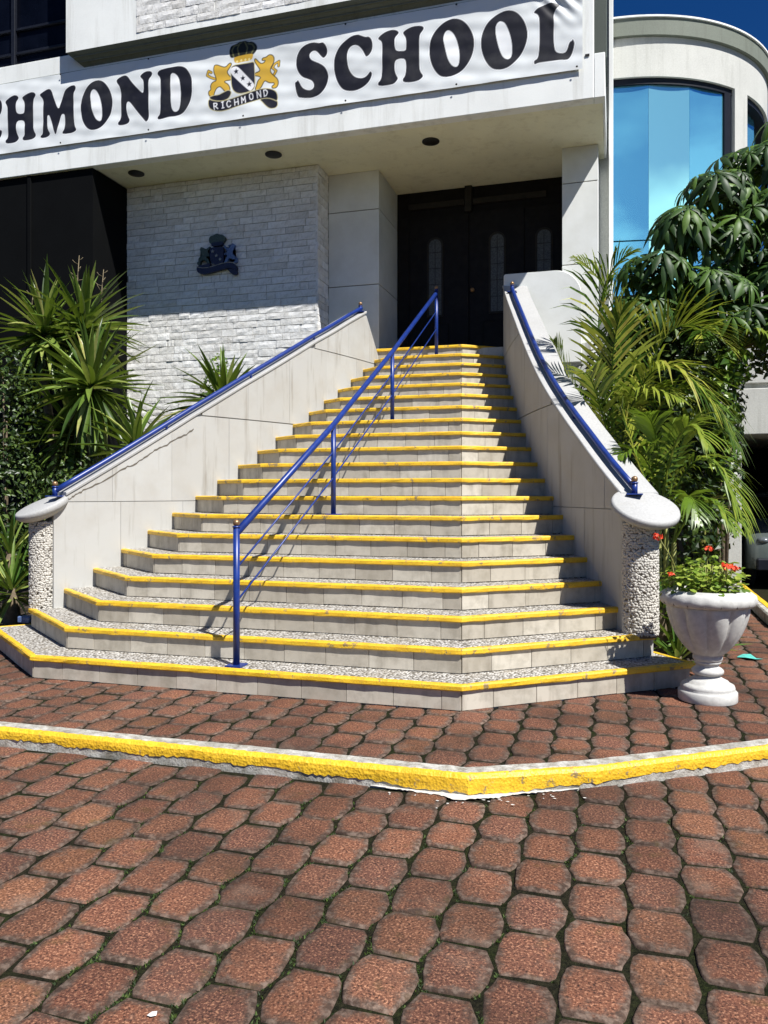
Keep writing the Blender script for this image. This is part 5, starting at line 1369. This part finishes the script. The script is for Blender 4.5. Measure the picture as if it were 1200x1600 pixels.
if far_v:
    me = mesh('foliage', far_v, far_f, 'umbrella_leaf', True); fattr(me, 'tint', far_t); stuff(obj('foliage', me, ut))
nleaf = len(spots)
print('umbrella leaves', nleaf)
shrub('leafy_shrub', 'dense dark shrub behind the palms below the umbrella tree', [(0.75,9.1,2.3,.60,.4,1.0),(0.95,8.9,1.5,.35,.3,.8),(0.35,9.1,2.8,.50,.4,.8),(0.2,8.7,1.3,.45,.35,.9),(0.65,8.2,1.05,.38,.3,.6),(1.45,9.9,3.5,.8,.3,.8),(0.75,9.6,3.3,.7,.3,.5),(0.25,9.3,3.15,.35,.3,.5),(-0.1,9.1,2.5,.3,.3,.7)], 11000, 'shrub_leaf', 0.10)
vine = shrub('climbing_vine', 'broad-leaved vine hanging beside the white balcony band', [(1.08,8.75,2.35,.14,.14,.55),(1.18,8.75,2.75,.15,.12,.22),(1.05,8.7,1.75,.13,.12,.35),(0.98,8.7,1.42,.12,.1,.14)], 520, 'vine_leaf', 0.11, 'vine', None, True, None, False)

# ------------------------------------------------------------------ curved annexe
A = thing('annexe_building', 'cream annexe with a curved mirror-glass bay and a parking bay below', 'building', (0.5, 14, 0))
CF = Vector((-math.sin(YAW), math.cos(YAW), 0)); CR = Vector((math.cos(YAW), math.sin(YAW), 0))
CEN = CR*4.6+CF*16.4
def cyl(th, r_): t = R(th); return CEN+CR*(r_*math.sin(t))-CF*(r_*math.cos(t))
def ringband(name, r0, r1, z0, z1, t0, t1, mat, parent, n=40, facet=None):
    vs, fs = [], []
    ths = facet if facet else [t0+(t1-t0)*k/n for k in range(n+1)]
    for th in ths:
        for r_, z in ((r0, z0), (r1, z0), (r1, z1), (r0, z1)):
            p = cyl(th, r_); vs.append((p.x, p.y, z))
    m = len(ths)
    for k in range(m-1):
        for j in range(4): fs.append((4*k+j, 4*k+(j+1) % 4, 4*k+4+(j+1) % 4, 4*k+4+j))
    fs += [(0, 1, 2, 3), tuple(4*m-4+j for j in (3, 2, 1, 0))]
    bm = bmesh.new(); bv = [bm.verts.new(v) for v in vs]
    for q in fs: bm.faces.new([bv[k] for k in q])
    return obj(name, bm_mesh(name, bm, mat), parent)
ringband('cornice', 2.4, 3.12, 9.17, 9.46, -30, 150, 'trim_dark', A, 60)
ringband('cornice_edge', 2.4, 3.15, 9.462, 9.49, -30, 150, 'white_paint', A, 60)
ringband('upper_band', 2.55, 3.05, 8.50, 9.168, -30, 150, 'band_paint', A, 60)
ringband('head_frame', 2.55, 3.00, 8.40, 8.499, -30, 150, 'frame_dark', A, 60)
TH = [-29.0, -15.0, -1.6, 12.4, 26.2]
for a, b in zip(TH, TH[1:]):
    gm_ = 'mirror_glass_pale' if a == -1.6 else 'mirror_glass'
    w_ = ringband('window', 2.90, 2.965, 5.76, 8.399, 0, 0, gm_, A, 1, [a+0.03, b-0.03])
    ringband('pane', 2.90, 2.966, 3.9, 5.735, 0, 0, gm_, w_, 1, [a+0.03, b-0.03])
    ringband('mullion', 2.88, 2.955, 3.9, 8.40, 0, 0, 'frame_dark', w_, 1, [b-0.12, b+0.12])
ringband('window_frame', 2.85, 3.0, 3.9, 8.399, 0, 0, 'frame_dark', A, 1, [26.35, 29.3])
pp = ringband('pilaster', 2.85, 3.06, 3.9, 7.28, 30.0, 37.0, 'band_paint', A, 3)
ringband('panel', 2.85, 3.06, 7.30, 8.499, 30.0, 37.0, 'band_paint', pp, 3)
for a, b in ((38.5, 54.0), (54.5, 70.0), (70.5, 90.0)):
    ringband('window', 2.78, 2.86, 3.9, 8.399, 0, 0, 'mirror_glass', A, 1, [a, b])
ringband('core_wall', 1.5, 2.77, 0.0, 9.05, -60, 180, 'void_black', A, 30)
box('balcony_band', 1.42, 7.0, 12.42, 13.6, 3.02, 4.35, 'band_paint', A, 0.008)
box('lower_band', 1.42, 7.0, 12.38, 13.6, 2.28, 2.94, 'band_paint', A, 0.008)
box('band_recess', 1.42, 7.0, 12.5, 13.6, 2.941, 3.019, 'grey_wall', A, 0.0)
box('garage_ceiling', -0.02, 7.0, 12.9, 18.0, 2.32, 2.6, 'grey_wall', A, 0.0)
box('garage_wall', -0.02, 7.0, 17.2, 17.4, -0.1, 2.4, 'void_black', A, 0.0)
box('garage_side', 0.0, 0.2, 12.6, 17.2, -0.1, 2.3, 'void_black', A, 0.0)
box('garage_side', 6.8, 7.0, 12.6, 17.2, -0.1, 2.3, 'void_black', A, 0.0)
box('garage_floor', 1.2, 7.0, 12.6, 17.2, -0.11, -0.02, 'soil', A, 0.0)
pc = box('column', 1.50, 1.78, 12.46, 12.74, -0.05, 1.98, 'band_paint', A, 0.01)
box('column_head', 1.50, 1.78, 12.46, 12.74, 1.995, 2.279, 'band_paint', pc, 0.006)
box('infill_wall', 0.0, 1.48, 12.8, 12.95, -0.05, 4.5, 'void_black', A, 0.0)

# ------------------------------------------------------------------ parked car in the bay
CX0, CY0 = 1.93, 12.75
car = thing('parked_car', 'dark grey car parked in the shaded bay at the right edge', 'car', (CX0+0.85, CY0+2, 0))
W_ = 1.70
prof = [(0.0,0.30),(0.02,0.48),(0.06,0.66),(0.16,0.80),(0.45,0.90),(1.05,0.99),(1.65,1.36),(1.95,1.45),(3.0,1.45),(3.5,1.30),(3.95,1.02),(4.1,0.9),(4.14,0.55),(4.1,0.28),(3.55,0.22),(0.6,0.22)]
vs, fs = [], []
secs = [(0.0, 0.86, 0.10), (0.10, 0.97, 0.03), (0.24, 1.0, 0.0), (0.5, 1.0, 0.0), (0.76, 1.0, 0.0), (0.90, 0.97, 0.03), (1.0, 0.86, 0.10)]
np_ = len(prof)
for t, sc, ins in secs:
    for (y, z) in prof:
        tum = max(0.0, (z-0.92))*0.32
        xx = CX0+W_*(tum/1.0+t*(1-2*tum/1.0)) if tum < .45 else CX0+W_*t
        yy = CY0+(y-2.07)*(1-ins*0.5)+2.07; zz = 0.55+(z-0.55)*(1-ins*0.35)
        vs.append((xx, yy, zz))
for k in range(len(secs)-1):
    for j in range(np_): fs.append((k*np_+j, k*np_+(j+1) % np_, (k+1)*np_+(j+1) % np_, (k+1)*np_+j))
bm = bmesh.new(); bv = [bm.verts.new(v) for v in vs]
for q in fs: bm.faces.new([bv[k] for k in q])
bm.faces.new([bv[k] for k in range(np_)]); bm.faces.new([bv[(len(secs)-1)*np_+k] for k in range(np_)])
body = obj('body', bm_mesh('body', bm, 'car_paint', True), car)
def quadp(name, pts, mat, parent): 
    return obj(name, mesh(name, pts, [tuple(range(len(pts)))], mat), parent)
quadp('windscreen', [(CX0+0.22,CY0+1.10,1.03),(CX0+W_-0.22,CY0+1.10,1.03),(CX0+W_-0.34,CY0+1.62,1.37),(CX0+0.34,CY0+1.62,1.37)], 'car_glass', body)
for s, xx in ((1, CX0-0.004), (-1, CX0+W_+0.004)):
    quadp('side_window', [(xx+s*.06,CY0+1.25,1.02),(xx+s*.05,CY0+3.4,1.02),(xx+s*.24,CY0+3.1,1.38),(xx+s*.24,CY0+1.75,1.38)], 'car_glass', body)
    for yy in (0.75, 3.35):
        wh = lathe('wheel', [(0.20,-0.09),(0.30,-0.10),(0.315,-0.06),(0.315,0.06),(0.30,0.10),(0.20,0.09)], 0, 0, 'car_tyre', car, 28)
        wh.data.transform(Matrix.Translation((xx+s*0.07, CY0+yy, 0.31-0.02)) @ Matrix.Rotation(R(90), 4, 'Y'))
        rm = lathe('rim', [(0.20,-0.095),(0.12,-0.08),(0.05,-0.10)], 0, 0, 'car_rim', wh, 20); rm.data.transform(Matrix.Translation((xx+s*0.07, CY0+yy, 0.29)) @ Matrix.Rotation(R(90 if s > 0 else -90), 4, 'Y'))
    ball('headlight', (xx+s*0.22, CY0+0.16, 0.72), 0.10, 'car_lamp', car, 2, 0.55)
    ball('door_mirror', (xx-s*0.06, CY0+1.35, 1.05), 0.085, 'car_paint', car, 2, 0.75)
box('grille', CX0+0.45, CX0+W_-0.45, CY0-0.008, CY0+0.03, 0.52, 0.66, 'frame_dark', body, 0.005)
box('bumper', CX0+0.10, CX0+W_-0.10, CY0-0.03, CY0+0.08, 0.28, 0.46, 'frame_dark', body, 0.02)

# ------------------------------------------------------------------ small things
lt = [(0,0,.004),(.05,.03,.012),(.11,.02,.02),(.14,-.03,.006),(.2,-.035,.004),(.12,-.07,.014),(.05,-.06,.018),(-.02,-.03,.006)]
lv = [(1.04+x*.95, 7.47+y*2.1, z+0.004) for x, y, z in lt]
lit = obj('litter', mesh('litter', lv+[(x, y, z-0.003) for x, y, z in lv], [(0,1,6,7),(1,2,5,6),(2,3,4,5),(8,15,14,9),(9,14,13,10),(10,13,12,11)], 'litter_teal'))
tag(lit, 'crumpled teal scrap lying on the pavers right of the urn', 'litter')
pb = thing('paper_scrap', 'small white scrap stuck on a near paver at lower left', 'litter', (-1.30, 2.02, LOW))
obj('scrap', mesh('scrap', [(-1.312,2.015,LOW+.006),(-1.297,2.01,LOW+.008),(-1.285,2.022,LOW+.006),(-1.29,2.035,LOW+.010),(-1.306,2.033,LOW+.007)], [(0,1,2,3,4)], 'pale_paper'), pb)
bb = box('small_block', -5.56, -5.42, 6.33, 6.44, 0.173, 0.235, 'emblem_blue', None, 0.008)
tag(bb, 'small blue-grey block lying on the lowest step by the left column', 'block')
